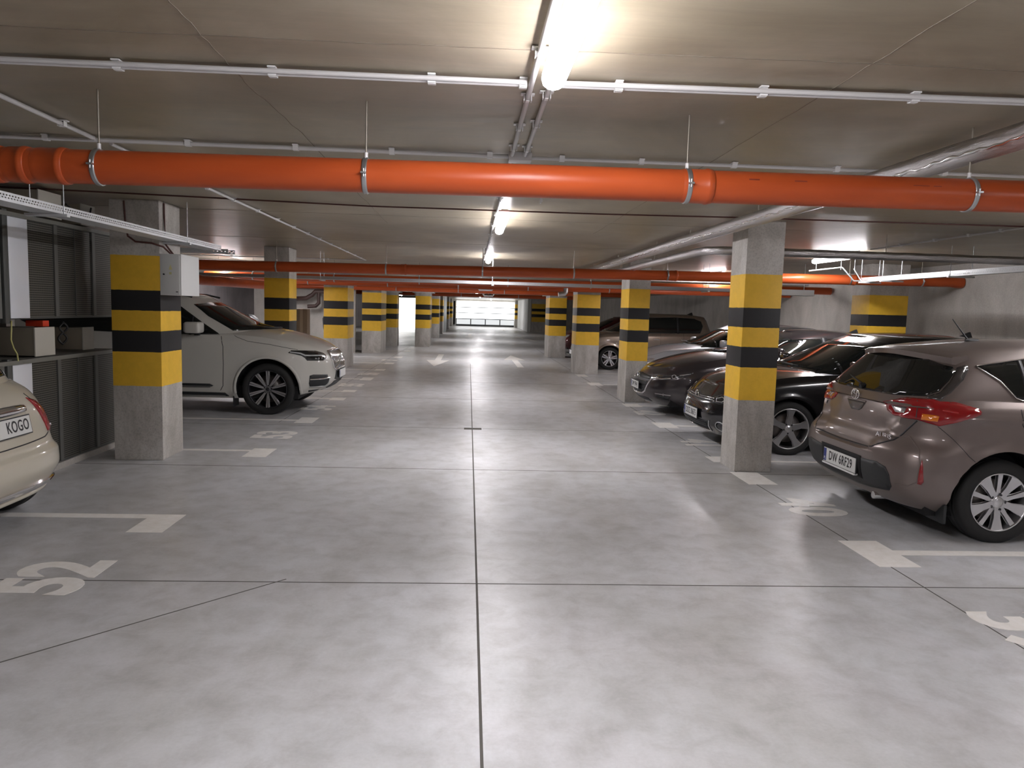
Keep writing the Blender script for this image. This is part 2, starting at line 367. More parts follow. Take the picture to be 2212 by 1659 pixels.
mark([(-7.4, -2.3, 16.10, 16.2), (-2.30, -2.06, 15.9, 16.5)], 'white bay line between the faint numbers 55 and 56', G1)
mark([(-7.4, -2.3, 18.45, 18.55), (-2.30, -2.06, 18.35, 18.8)], 'white bay line just before the collared left pillar by the SUV nose', G1)
mark([(-7.4, -2.3, 20.7, 20.8), (-2.30, -2.06, 20.5, 21.0)], 'white bay line just past the collared left pillar by the SUV nose', G1)
mark([(-7.4, -2.3, 23.2, 23.3), (-2.30, -2.06, 23.0, 23.6)], 'distant white bay line before the second collared left pillar', G1)
mark([(-7.4, -2.3, 26.6, 26.7), (-2.30, -2.06, 26.3, 26.9)], 'farthest white bay line on the left side', G1)
mark([(2.94, 7.6, 4.77, 4.87), (2.66, 2.94, 4.53, 5.08)], 'white T-shaped bay line in front of the beige hatchback rear wheel', G2)
mark([(2.66, 2.94, 6.80, 7.33)], 'short white floor bar at the foot of the nearest right pillar', G2)
mark([(2.94, 7.6, 7.88, 7.95), (2.66, 2.94, 7.83, 8.14)], 'white bay line behind the nearest right pillar', G2)
mark([(2.94, 7.6, 10.32, 10.41), (2.66, 2.94, 10.15, 10.65)], 'white bay line between the black car and dark brown hatchback', G2)
mark([(2.94, 7.6, 12.5, 12.58), (2.66, 2.94, 12.4, 12.8)], 'white bay line beside the dark brown hatchback far side', G2)
mark([(2.94, 7.6, 16.1, 16.2), (2.62, 2.9, 15.9, 16.5)], 'white bay line in front of the bronze car bay', G2)
mark([(2.94, 7.6, 19.0, 19.1), (2.66, 2.9, 18.0, 18.6)], 'white bay line at the foot of the collared right pillar', G2)
def number(s, x, y, side, label, sz=.62):
    # letters lie on the floor; tops point away from the driveway
    up = (-1, 0, 0) if side < 0 else (1, 0, 0); bx = (0, 1, 0) if side < 0 else (0, -1, 0)
    return tag(text_obj(s, sz, frame((x, y, .0), bx, up), 'bay_number', M['paint'], None, .0016, .92, .022, .95), label, 'floor number', 'bay numbers painted on the floor')
number('52', -2.30, 4.25, -1, 'white number 52 painted on the floor near the cream car')
number('53', -2.28, 9.05, -1, 'white number 53 painted on the floor beyond the first left pillar')
number('54', -2.26, 11.5, -1, 'white number 54 painted beside the white SUV bumper')
number('55', -2.28, 14.9, -1, 'faint white number 55 painted past the white SUV nose')
number('56', -2.28, 17.4, -1, 'faint white number 56 painted before the collared left pillar')
number('57', -2.28, 22.0, -1, 'very distant white number 57 on the left floor edge')
number('40', 2.86, 6.0, 1, 'white number 40 painted behind the beige hatchback bumper')
number('39', 2.93, 3.56, 1, 'white number 39 cut off at the right frame edge')
number('41', 2.86, 9.0, 1, 'white number 41 painted in front of the black car')
number('42', 2.86, 11.7, 1, 'white number 42 painted in front of the dark brown hatchback')
def arrow(x, y, d, label, L_=5.2, bend=0):
    m_ = MB(); hw = .09; hl = L_*.45
    pts = [(-hw+bend, -L_/2), (hw+bend, -L_/2), (hw, L_/2-hl), (.34, L_/2-hl), (0, L_/2), (-.34, L_/2-hl), (-hw, L_/2-hl)]
    m_.prism([(x+u*1, y+v*d) for u, v in pts], 0, .0016, lambda u, v, h: (u, v, h))
    return tag(m_.build('floor_arrow', M['paint']), label, 'floor arrow', 'painted direction arrows on the driveway')
arrow(-.93, 22.7, -1, 'white arrow pointing towards the camera, nearest on the left')
arrow(1.42, 23.0, 1, 'white arrow pointing towards the gate, nearest on the right')
arrow(.02, 42.3, -1, 'distant white arrow pointing towards the camera, left side', 6)
arrow(2.75, 41.0, 1, 'distant white bent arrow on the right side', 6, .6)
arrow(.1, 56.5, -1, 'farthest white arrow just before the gate, on the left', 6)
arrow(2.5, 56.5, 1, 'farthest white arrow just before the gate, on the right', 6)

# ================================================================ GARAGE GATE + far opening
GL = mat('translucent_gate_panel', (.8, .82, .82), .4, emit=(.96, .98, 1.0), es=.85)
GL2 = mat('gate_window', (.5, .52, .54), .25, emit=(.86, .9, .93), es=.16)
M['gate_frame'] = mat('gate_frame', (.10, .11, .12), .4, .3)
t = empty('garage_gate', (1.35, YE-.15, 0), 0, 'bright backlit sectional garage gate at the far end', 'garage gate')
gw = 2.55
for i, (z0, z1) in enumerate(((.66, 1.13), (1.15, 1.62), (1.64, 2.16))):
    MB().box(-gw, gw, -.02, .02, z0, z1).build('panel', GL, t)
for i in range(4):
    MB().box(-gw+i*gw/2+.04, -gw+(i+1)*gw/2-.04, -.02, .02, .16, .60).build('window_pane', GL2, t)
fr = MB().box(-gw, gw, -.05, .03, .0, .15)
for i in range(5): fr.box(-gw+i*gw/2-.035, -gw+i*gw/2+.035, -.04, .03, .15, .66)
for z in (.62, 1.13, 1.62): fr.box(-gw, gw, -.035, .02, z-.01, z+.045)
fr.build('frame', M['gate_frame'], t)
for s in (-1, 1): MB().box(s*(gw+.06)-.05, s*(gw+.06)+.05, -.08, .04, 0, 2.16).build('guide_rail', M['zinc'], t)
GL3 = mat('glowing_white_slats', (.8, .82, .8), .5, emit=(.95, .97, .94), es=.55)  # slat emission stands in for light falling on a white far wall
t = empty('glowing_slat_door', (-4.35, 51.95, 0), 0, 'ribbed roller door between two left pillars, its slats glowing like a lit white wall', 'roller door')
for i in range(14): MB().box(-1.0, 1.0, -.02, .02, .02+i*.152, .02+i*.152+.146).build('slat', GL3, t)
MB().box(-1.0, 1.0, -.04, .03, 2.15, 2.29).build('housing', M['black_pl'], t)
# ================================================================ LAMPS
def make_lamp(zt, label, L_=1.5):
    t = empty('tube_lamp', (0, 0, 0), 0, label, 'lamp', 'long tube ceiling lamps')
    a = .046
    MB().box(-.035, .035, -L_/2+.04, L_/2-.04, -.045, 0).build('housing', M['conduit'], t, bevel=.008)
    prof = [(-.045, -.04), (-.047, -.06), (-.040, -.082), (-.022, -.095), (0, -.099), (.022, -.095), (.040, -.082), (.047, -.06), (.045, -.04)]
    n = len(prof); m_ = MB()
    ys = [(-L_/2, .55), (-L_/2+.012, .85), (-L_/2+.035, 1), (L_/2-.035, 1), (L_/2-.012, .85), (L_/2, .55)]
    vs = [(u*s, y, -.065+(v+.065)*s) for y, s in ys for u, v in prof]
    fs = [(i*n+k_, i*n+(k_+1) % n, (i+1)*n+(k_+1) % n, (i+1)*n+k_) for i in range(len(ys)-1) for k_ in range(n)]
    m_.add(vs, fs, 0, True); m_.add(vs[:n], [tuple(range(n))]); m_.add(vs[-n:], [tuple(reversed(range(n)))])
    m_.build('diffuser', M['tube'], t)
    return t
proto = None
spots = [(.30, 2.25, ZC, 'brightest tube lamp directly overhead, cut by the top frame edge'), (.31, 7.95, ZC, 'short-looking tube lamp beyond the near orange pipe'),
    (.32, 13.6, ZC, 'small round-looking tube lamp just before the second orange pipe'), (.32, -3.4, ZC, 'overhead lamp behind the viewpoint'),
    (5.38, 10.9, ZC, 'right-hand tube lamp under the foil pipe above the black car roof'), (5.38, 16.6, ZC, 'right-hand tube lamp shining over the second orange pipe'),
    (5.38, 5.3, ZC, 'right-hand tube lamp over the beige hatchback'), (5.38, -.4, ZC, 'right-hand tube lamp behind the viewpoint'), (-5.25, 16.7, 2.42, 'left-hand tube lamp hanging above the white SUV'), (-5.25, 22.3, ZL, 'added left-hand tube lamp, hidden by the SUV bonnet pillar, brightening the wall'),  # the hidden left lamp is added to brighten the left plaster wall
    (.3, 22.5, ZL, 'tube lamp above the nearest floor arrows'), (.3, 28.5, ZL, 'tube lamp in the middle of the far driveway'), (.3, 36.5, ZL, 'distant tube lamp before the entrance bay'), (.6, 46, ZL, 'distant tube lamp nearer the gate'), (1.6, 59, ZL, 'last tube lamp, added just inside the gate to light the entrance'), (-4.4, 48, ZL, 'tube lamp in front of the roller door')]  # the lamp inside the gate is added to light the entrance bay
for (x, y, z, lab) in spots:
    if proto is None: proto = o = make_lamp(z, lab)
    else: o = copy_tree(proto); o['label'] = lab
    o.location = (x, y, z)
t = bpy.data.objects.new('hanging_wire', None); bpy.data.objects.remove(t)
tag(MB().tube([(-5.25, 16.1, 2.42), (-5.25, 16.1, ZC)], .003, 6).tube([(-5.25, 17.3, 2.42), (-5.25, 17.3, ZC)], .003, 6).build('hanger', M['rod']), 'two thin wires carrying the left hanging lamp', 'hanger')
# reflector trough fittings on the far driveway
for (x, y, s, lab) in ((.42, 20.9, 1.0, 'white reflector trough with two dark tube ends, nearer'), (.75, 31.5, 1.0, 'white reflector trough with two dark tube ends, farther')):
    t = empty('trough_light', (x, y, ZL-.10), 0, lab, 'light fitting', 'white reflector troughs over the far driveway')
    pr = [(-.29*s, 0), (-.25*s, 0), (-.16*s, -.115*s), (.16*s, -.115*s), (.25*s, 0), (.29*s, 0), (.18*s, -.155*s), (-.18*s, -.155*s)]
    MB().prism(pr, -.5, .5, lambda u, v, h: (u, h, v)).build('reflector', M['white_pl'], t)
    for q in (-.08, .08): MB().tube([(q*s, -.5, -.05), (q*s, .5, -.05)], .045*s, 14).build('tube_end', M['black_pl'], t)
    for yy in (-.4, .4): MB().tube([(0, yy, 0), (0, yy, .1)], .006, 6).build('stem', M['zinc'], t)

# ================================================================ CONDUITS
def conduit(pts, r, clips, label, mt='conduit', clipmat='white_pl', z=None, double=0, gap=.03):
    pts = [(p[0]*.978, p[1]*.978, p[2]) for p in pts]; clips = [c*.978 for c in clips]
    t = empty('cable_conduit', pts[0], 0, label, 'conduit', 'surface conduits clipped to the ceiling')
    o = Vector(pts[0]); L_ = [Vector(p)-o for p in pts]
    MB().tube(L_, r, 10).build('pipe', M[mt], t)
    d = (L_[-1]-L_[0]).normalized(); side = Vector((-d.y, d.x, 0))
    if double: MB().tube([p+side*gap for p in L_], r*.8, 8).build('pipe', M[mt], t)
    proto_c = None
    tot = (L_[-1]-L_[0]).length
    for c in clips:
        if proto_c is None:
            m_ = MB(); f = frame((0, 0, 0), d, side)
            for s in (-1, 1): m_.box(-.016, .016, s*(r+.002)-(.004 if s < 0 else 0), s*(r+.002)+(.004 if s > 0 else 0), -r*1.25, r+.004)
            m_.box(-.016, .016, -r-.018, r+.018, r, r+.006); m_.box(-.016, .016, -r*.6, r*.6, -r*1.35, -r*1.1)
            m_.v = [tuple(f @ Vector(v)) for v in m_.v]
            q = proto_c = m_.build('clip', M[clipmat], t)
        else:
            q = proto_c.copy(); COL.objects.link(q); q.parent = t
        q.location = d*c
    return t
def cl(x0, xs): return [abs(x-x0) for x in xs]
zc = ZC-.022
conduit([(-4.3, 3.26, zc), (.21, 3.24, zc)], .013, cl(-4.3, (-3.2, -2.3, -1.45, -.83, -.18, .2)), 'double grey conduit crossing the ceiling left of the overhead lamp', double=1, gap=-.024)
conduit([(.36, 3.23, zc), (4.2, 3.13, zc)], .014, cl(.36, (.6, 1.21, 1.86, 2.5, 3.2)), 'grey conduit crossing the ceiling right of the overhead lamp', double=1, gap=-.022)
conduit([(-6, 4.75, zc), (.24, 4.75, zc)], .012, cl(-6, [-4.2, -3.3, -2.55, -1.72, -1.08, -.5, .1]), 'grey conduit just above the near orange pipe, left half', double=1, gap=.02)
conduit([(.34, 4.77, zc), (6.5, 4.70, zc)], .011, cl(.34, [.55, 1.05, 1.64, 2.3, 3, 4]), 'grey conduit just above the near orange pipe, right half')
conduit([(.235, 1.0, zc), (.235, 4.70, zc)], .012, [.6, 1.25, 1.85, 2.45, 3.0, 3.5], 'grey conduit running along the overhead lamp, left one')
conduit([(.315, 3.02, zc), (.315, 4.70, zc)], .012, [.38, .9, 1.5], 'grey conduit running along from the overhead lamp end, right one')
conduit([(.235, 4.82, zc), (.245, 11, zc), (.255, 16.4, zc)], .012, [.8, 1.8, 2.8, 3.8, 5, 6.2, 7.4, 8.6, 9.8], 'grey conduit along the ceiling centre beyond the near orange pipe')
conduit([(-2.23, 1.0, zc), (-2.25, 4.70, zc)], .012, [1.0, 1.75, 2.6, 3.35], 'grey conduit slanting to the top left frame corner')
conduit([(-2.22, 4.85, zc), (-2.22, 16.1, zc)], .011, [.9, 1.7, 2.4, 3.2, 4.0, 4.8, 5.6, 6.4, 7.3, 8.1, 8.9, 9.8, 10.6], 'long pale conduit on the left ceiling running away behind the orange pipe')
conduit([(-7.0, 16.15, zc), (-2.2, 16.15, zc)], .011, [1.0, 2.0, 3.0, 4.0], 'thin pale conduit crossing the far left ceiling')
conduit([(5.42, 4.9, zc), (5.40, 10.0, zc)], .011, [.6, 1.3, 2.0, 2.6, 3.1, 3.7, 4.4], 'pale conduit on the right ceiling leading to the lamp')
conduit([(-7.5, 6.9, zc+.008), (-4.2, 7.0, zc+.008), (-2.8, 7.17, zc+.008), (-.98, 7.42, zc+.008), (1.25, 7.39, zc+.008), (2.6, 7.28, zc+.008), (7.6, 7.12, zc+.008)], .007, [], 'thin dark red cable crossing the ceiling beyond the near orange pipe', mt='cable_red')
# flat fittings by the near pipe
tag(MB().box(-.28, .10, 5.40, 5.46, 2.43, 2.49).build('surface_box', M['white_pl'], None, bevel=.006), 'small white strip fitting under the ceiling below the near orange pipe', 'fitting')
t = empty('hanging_sensor', (.50, 5.6, ZC), 0, 'small white bracket sensor hanging behind the near orange pipe', 'sensor')
MB().box(-.07, .07, -.04, .04, -.03, 0).build('plate', M['white_pl'], t, bevel=.004)
MB().box(-.004, .004, -.03, .03, -.16, -.03).build('bracket', M['white_pl'], t)
MB().tube([(.006, 0, -.05), (.006, 0, -.15)], .009, 8).build('probe', M['white_pl'], t)
t = empty('junction_cover', (.28, 4.655, ZC-.03), 0, 'small grey junction box where conduits meet above the near orange pipe', 'junction box')
MB().box(-.07, .07, -.05, .05, -.02, .03).build('cover', M['conduit'], t, bevel=.005)

# ================================================================ ORANGE DRAIN PIPES
def clamp(y, x, z, r, zc_, parent, nm='clamp', skew=0):
    m_ = MB(); ring = []
    for i in range(40):
        a = 2*math.pi*i/40; ring.append((x+skew*math.sin(a)*.0, y+math.cos(a)*(r+.002), z+math.sin(a)*(r+.002)))
    n = 40; vs = []
    for dx, dr in ((-.012, .001), (-.012, .004), (-.006, .0075), (0, .004), (.006, .0075), (.012, .004), (.012, .001)):
        vs += [(x+dx, y+math.cos(2*math.pi*i/n)*(r+dr), z+math.sin(2*math.pi*i/n)*(r+dr)) for i in range(n)]
    fs = [(a*n+i, a*n+(i+1) % n, ((a+1) % 7)*n+(i+1) % n, ((a+1) % 7)*n+i) for a in range(7) for i in range(n)]
    m_.add(vs, fs, 0, True)
    for s in (-1, 1): m_.box(x-.012, x+.012, y+s*(r+.012)-.012, y+s*(r+.012)+.012, z-.004, z+.004); m_.tube([(x, y+s*(r+.014), z-.018), (x, y+s*(r+.014), z+.018)], .004, 8)
    c = m_.build(nm, M['zinc'], parent)
    MB().tube([(x, y, z+r), (x, y, zc_)], .0042, 8).build('rod', M['rod'], c)
    MB().tube([(x, y, z+r+.003), (x, y, z+r+.030)], .0095, 6).build('nut', M['white_pl'], c)
    return c
def socket(xa, xb, y, z, r, t, nm='coupling', zf=None):
    # bell mouth from xa (rim) to xb
    s = 1 if xb > xa else -1
    pr = [(r*1.0, xb), (r*1.035, xb-s*.012), (r*1.045, xb-s*.025), (r*1.045, xa+s*.036), (r*1.085, xa+s*.032), (r*1.105, xa+s*.022), (r*1.085, xa+s*.012), (r*1.05, xa+s*.008), (r*1.05, xa), (r*.99, xa)]
    M4 = Matrix.Translation((0, y, z)) @ Matrix.Rotation(-math.pi/2, 4, 'Z')
    m_ = MB(); m_.lathe(pr, 40, M4); return m_.build(nm, M['orange'], t)
def drain(x0, x1, y, z0, z1, r, label, clamps, sockets=(), zc_=ZC):
    t = empty('drain_pipe', (0, 0, 0), 0, label, 'drain pipe', 'orange drain pipes crossing the garage')
    zf = lambda x: z0+(z1-z0)*(x-x0)/(x1-x0)
    MB().tube([(x0, y, z0), (x1, y, z1)], r, 40).build('pipe', M['orange'], t)
    for c in clamps: clamp(y, c, zf(c), r, zc_, t)
    for (a, b) in sockets: socket(a, b, y, zf((a+b)/2), r, t)
    return t
d1 = drain(-5.5, 4.6, 3.62, 2.150, 2.212, .0765, 'nearest thick orange drain pipe crossing under the whole ceiling', [-1.71, -.50, 1.02, 2.42], [(-1.845, -1.985), (-2.01, -2.11), (-2.13, -2.25), (1.14, .99)])
for (x, w_) in ((1.30, .045), (1.33, .02), (1.52, .06), (2.1, .08), (2.2, .04)):
    MB().box(x, x+w_, -.0005, .0005, -.004, .004).build('print_mark', M['stamp'], d1).matrix_local = Matrix.Translation((0, 3.62-.077*math.cos(.35), 2.193+.077*math.sin(.35))) @ Matrix.Rotation(.35, 4, 'X')
drain(-7.9, 7.8, 11.9, 2.095, 2.215, .079, 'second orange drain pipe, crossing behind the nearest pillars', [-5.2, -3.0, -1.32, .18, 1.62, 3.12, 4.35, 6.1, 7.3], [(3.28, 3.15), (-1.0, -1.1), (6.2, 6.1)])
tag(MB().tube([(7.8, 11.9, 2.214), (7.93, 11.9, 2.214), (7.99, 11.9, 2.214)], [.079, .095, .09], 28).build('pipe_sleeve', M['orange']), 'orange pipe end sleeve entering the right wall', 'pipe sleeve')
drain(-5.6, 7.95, 16.3, 2.12, 2.17, .08, 'third orange drain pipe, just behind the white cable tray', [-4.6, -2.9, -1.1, .8, 2.6])
drain(-6.5, 7.95, 18.42, 2.10, 2.12, .072, 'fourth orange drain pipe, seen as a thin strip', [-3.9, -2, -.3, 1.4, 3.4], zc_=ZL)
drain(-6.5, 5.6, 24.6, 2.13, 2.13, .075, 'fifth orange drain pipe in front of the far pillars', [-4, -2.4, -.4, 1.1, 3.5], zc_=ZL)
drain(-6.5, 5.6, 33.0, 2.13, 2.13, .078, 'farthest orange drain pipe before the entrance bay', [-4, -2.4, -.4, 2.1, 4.0], zc_=ZL)
t = empty('drain_branch', (0, 0, 0), 0, 'orange branch pipe running lengthways behind the left lamp', 'drain pipe')
MB().tube([(-4.95, 12.06, 2.08), (-4.9, 12.4, 2.02), (-4.6, 13.2, 1.925), (-4.1, 15.7, 1.92), (-4.0, 16.2, 1.99)], .085, 24).build('pipe', M['orange'], t)
MB().tube([(-4.78, 12.72, 1.985), (-4.70, 12.95, 1.955)], .1, 24).build('coupling', M['orange'], t)
t = empty('trap_pipe', (0, 0, 0), 0, 'dark brown bent drain trap on the back left wall', 'drain pipe')
MB().tube([(-5.6, 24.88, 1.72), (-5.58, 24.55, 1.72), (-5.25, 24.5, 1.74), (-5.05, 24.5, 1.86), (-4.95, 24.5, 1.97), (-4.6, 24.5, 1.97)], .07, 16).build('pipe', mat('dark_brown_pvc', (.06, .03, .025), .5), t)
MB().tube([(-5.2, 24.5, 1.48), (-4.95, 24.5, 1.50), (-4.85, 24.5, 1.6), (-4.85, 24.5, 1.94)], .06, 16).build('pipe', mat('dark_brown_pvc', (.05, .025, .02), .5), t)

# ================================================================ FOIL PIPES
M['foil_seam'] = mat('foil_tape', (.85, .84, .84), .16, 1.0)
def foil_tube(pts, r, n=18):
    m_ = MB(); P = [Vector(p) for p in pts]; Q = []; rr = []
    for i in range(len(P)-1):
        L_ = (P[i+1]-P[i]).length; K = max(2, int(L_/.06))
        for k_ in range(K):
            Q.append(P[i].lerp(P[i+1], k_/K)); rr.append(r*(1+rng.uniform(-.035, .035)))
    Q.append(P[-1]); rr.append(r); m_.tube(Q, rr, n); return m_
t = empty('insulated_pipe', (0, 0, 0), 0, 'thick foil-wrapped pipe running lengthways on the right, over the orange pipe', 'insulated pipe')
foil_tube([(2.44, 1.0, 2.413), (2.44, 17.3, 2.413)], .062).build('wrapping', M['foil'], t)
for y in (6.4, 8.4, 9.9, 12.5, 15): MB().tube([(2.44, y, 2.44), (2.44, y, ZC)], .004, 6).build('rod', M['rod'], t)
s_ = MB(); q = [(2.44+rng.uniform(-.004, .004)-.058, 1+i*.05, 2.39+rng.uniform(-.006, .006)) for i in range(325)]; s_.tube(q, [.0075*(1+rng.uniform(-.5, .6)) for _ in q], 5); s_.build('tape_seam', M['foil_seam'], t)
t = empty('insulated_pipe', (0, 0, 0), 0, 'thinner foil-wrapped pipe turning off behind the nearest right pillar', 'insulated pipe')
foil_tube([(7.9, 8.2, 2.275), (2.75, 8.2, 2.285), (2.60, 8.3, 2.285), (2.57, 8.5, 2.285), (2.56, 15.5, 2.28)], .046, 16).build('wrapping', M['foil'], t)
s_ = MB(); q = [(7.8-i*.05, 8.2-.046+rng.uniform(-.003, .003), 2.27+.002*i*.05+rng.uniform(-.004, .004)) for i in range(98)]; s_.tube(q, [.004*(1+rng.uniform(-.4, .6)) for _ in q], 5); s_.build('tape_seam', M['foil'], t)
for (x, y) in ((3.25, 8.2), (4.6, 8.2), (6.2, 8.2), (2.56, 10.5), (2.56, 13)): MB().tube([(x, y, 2.31), (x, y, ZC)], .004, 6).build('rod', M['rod'], t)
t = empty('insulated_elbow', (0, 0, 0), 0, 'shiny foil elbow hanging by the shaded right pillar', 'insulated pipe')
foil_tube([(2.2, 19.5, 2.24), (2.28, 18.4, 2.26), (2.3, 18.2, 2.22), (2.3, 18.15, 2.02), (2.26, 18.15, 1.98), (2.12, 18.15, 1.96)], .055, 14).build('wrapping', M['foil'], t)

# ================================================================ CABLE TRAYS
M['tray_grey'] = mat('tray_zinc', (.40, .40, .41), .5, .2)
def tray(a, b, w_, h, label, brackets=(), rods=(), mt='tray', hole=.03, sides=(-1, 1)):
    a, b = Vector(a), Vector(b); d = (b-a).normalized(); n = Vector((-d.y, d.x, 0)); L_ = (b-a).length
    t = empty('cable_tray', a, 0, label, 'cable tray', 'perforated cable trays hung from the ceiling')
    F = frame((0, 0, 0), d, n)
    def bx(m_, u0, u1, v0, v1, z0, z1):
        c = MB().box(u0, u1, v0, v1, z0, z1); m_.add([tuple(F @ Vector(v)) for v in c.v], c.f)
    m_ = MB(); bx(m_, 0, L_, -w_/2, w_/2, 0, .0018); m_.build('base', M[mt], t)
    for s in sides:
        m_ = MB(); v0 = s*w_/2-.001; v1 = v0+.002
        bx(m_, 0, L_, v0, v1, 0, h*.30); bx(m_, 0, L_, v0, v1, h*.46, h*.60); bx(m_, 0, L_, v0, v1, h*.76, h)
        u = 0
        while u < L_:
            bx(m_, u, min(L_, u+hole*.45), v0, v1, h*.30, h*.46); bx(m_, u+hole*.4, min(L_, u+hole*.85), v0, v1, h*.60, h*.76); u += hole
        bx(m_, 0, L_, v0-s*.008, v0+s*.002, h-.002, h)
        m_.build('perforated_side', M[mt], t)
    for (u, lo, hi) in brackets:
        m_ = MB(); bx(m_, u-.02, u+.02, lo, hi, -.022, -.002); m_.build('bracket', M['tray'], t)
        for v in (lo+.03, hi-.03):
            p = F @ Vector((u, v, 0)); MB().tube([(p.x, p.y, -.02), (p.x, p.y, ZC-a.z)], .004, 6).build('rod', M['zinc'], t)
    return t
tray((-2.865, 3.82, 2.135), (-2.865, 8.6, 2.135), .18, .055, 'perforated cable tray on the left passing above the storage cabinets', [(1.50, -.14, .14), (3.73, -.14, .14)])
tray((-5.9, 13.95, 2.02), (5.1, 13.95, 2.02), .30, .055, 'perforated cable tray crossing the garage beyond the second orange pipe', [(3.2, -.2, .2), (6.3, -.2, .2), (8.8, -.2, .2), (10.3, -.2, .2)], hole=.05, mt='tray_grey')
tray((6.12, 11.45, 2.15), (6.12, 4.5, 2.15), .10, .068, 'bright white cable tray on the right hung before the wall pilaster', [(.15, -.17, .17), (.75, -.17, .17), (2.3, -.17, .17), (4.4, -.17, .17)], hole=.04)
tray((-7.6, 10.2, 2.21), (-3.0, 9.7, 2.17), .2, .05, 'perforated cable tray branching left behind the first pillar', [(1.0, -.15, .15), (2.2, -.15, .15), (3.4, -.15, .15)], hole=.05)
t = empty('tray_support', (6.0, 11.6, ZC), 0, 'white slanting bracket frame at the end of the right cable tray', 'bracket')
MB().tube([(-.18, 0, -.14), (.02, 0, -.345), (.14, 0, -.345)], .012, 6).tube([(-.62, .2, -.20), (-.18, 0, -.14)], .012, 6).tube([(.06, .1, -.15), (.14, 0, -.345)], .01, 6).build('strut', M['tray'], t)
for x in (-.6, -.2, .02): MB().tube([(x, 0, 0), (x, 0, -.18)], .004, 6).build('rod', M['zinc'], t)
# ceiling-mounted odds and ends on the right
tag(MB().box(4.62, 4.78, 12.4, 12.55, 2.19, 2.29).box(4.69, 4.71, 12.46, 12.48, 2.29, 2.52).build('speaker_box', M['black_pl'], None, bevel=.01), 'small black box fixed under the ceiling above the second orange pipe', 'box')
tag(MB().box(5.3, 6.05, 13.0, 13.3, 1.96, 2.06).box(5.42, 5.43, 13.14, 13.15, 2.06, 2.52).box(5.92, 5.93, 13.14, 13.15, 2.06, 2.52).build('light_box', M['white'], None, bevel=.01), 'white box fitting on the right wall side below the orange pipe', 'fitting')
tag(MB().box(-8.2, -8.17, 21.9, 22.2, 1.42, 1.74).build('notice_sign', M['black_pl'], None), 'small dark notice sign on the left plaster wall', 'sign')

# ================================================================ EQUIPMENT CABINETS (left)
def cabinet(z0, z1, label):
    t = empty('mesh_cabinet', (-3.72, 5.0, z0), 0, label, 'cabinet', 'stacked mesh-fronted cabinets')
    h = z1-z0
    MB().box(-1.2, -.03, .87, 3.15, 0, h).build('body', M['frame'], t)
    MB().box(-.03, -.012, 1.60, 3.12, .02, h-.02).build('mesh_panel', M['perf'], t)
    MB().box(-.03, 0, 1.33, 1.60, .01, h-.01).build('door_leaf', M['sheet'], t, bevel=.003)
    MB().box(-.035, 0, .86, 1.22, .01, h-.01).build('side_sheet', mat('dull_sheet', (.30, .31, .30), .3, .7), t)
    MB().box(-.03, .015, 1.235, 1.30, -.03, h+.02).build('post', M['frame'], t, bevel=.003)
    for y in (2.0, 2.68): MB().box(-.012, .002, y, y+.055, .02, h-.02).build('stiffener', mat('stiffener', (.16, .16, .15), .5, .5), t)
    MB().box(-.012, -.004, 2.36, 2.37, .02, h-.02).build('stiffener', M['frame'], t)
    MB().box(-1.22, .02, .85, 3.17, h-.03, h+.005).build('top_rail', mat('rail_grey', (.22, .22, .20), .5, .4), t)
    return t
cabinet(1.38, 2.24, 'upper mesh-fronted metal cabinet with bright door strip, far left')
cabinet(.06, 1.04, 'lower mesh-fronted metal cabinet behind the cream car')
tag(MB().box(-4.9, -3.73, 5.87, 8.15, 0, .058).build('cabinet_plinth', M['wall'], None), 'low concrete plinth under the lower mesh cabinet', 'plinth')
for (x0, x1, y0, y1, z0, z1, lab) in ((-4.1, -3.74, 6.70, 7.0, 1.06, 1.30, 'beige junction box between the cabinets, nearer one'), (-4.1, -3.76, 7.55, 7.75, 1.07, 1.28, 'beige junction box between the cabinets, next to the striped pillar'),
        (-4.1, -3.70, 6.75, 7.1, 2.27, 2.48, 'beige junction box on top of the upper cabinet, nearer one'), (-4.1, -3.72, 7.5, 7.75, 2.27, 2.46, 'beige junction box on top of the upper cabinet, farther one')):
    t = empty('junction_box', (x0, y0, z0), 0, lab, 'junction box', 'beige junction boxes at the cabinets')
    MB().box(0, x1-x0-.012, 0, y1-y0, 0, z1-z0).build('housing', M['boxside'], t, bevel=.004)
    MB().box(x1-x0-.012, x1-x0, -.006, y1-y0+.006, -.006, z1-z0+.006).build('lid', M['boxbeige'], t, bevel=.003)
tag(MB().box(-3.95, -3.80, 6.93, 7.03, 1.307, 1.36).build('red_block', M['red_fit'], None, bevel=.004), 'small red block on top of the near junction box', 'fitting')
for i, (y, z, r) in enumerate(((7.23, 1.19, .055), (7.25, 1.29, .05))):
    tag(MB().tube([(-3.79+.01*math.cos(a*3), y+r*math.cos(a), z+r*math.sin(a)) for a in np.linspace(0, 2*math.pi, 28, endpoint=False)], .009, 8, closed=True).build('cable_loop', M['cable_black']), ('lower' if i == 0 else 'upper')+' black cable loop between the two junction boxes', 'cable')
tag(MB().tube([(-3.70, 6.30, 1.37), (-3.68, 6.26, 1.30), (-3.68, 6.25, 1.22), (-3.69, 6.30, 1.15), (-3.70, 6.36, 1.10), (-3.70, 6.37, 1.04)], .006, 8).build('earth_wire', M['cable_yel']), 'thin yellow wire hanging between the two cabinets', 'wire')
tag(MB().tube([(-3.71, 7.2, 2.42), (-3.70, 7.35, 2.37), (-3.69, 7.5, 2.36), (-3.69, 7.6, 2.39), (-3.69, 7.62, 2.44)], .008, 8).build('cable', M['cable_black']), 'black cable drooping behind the left tray rods', 'cable')
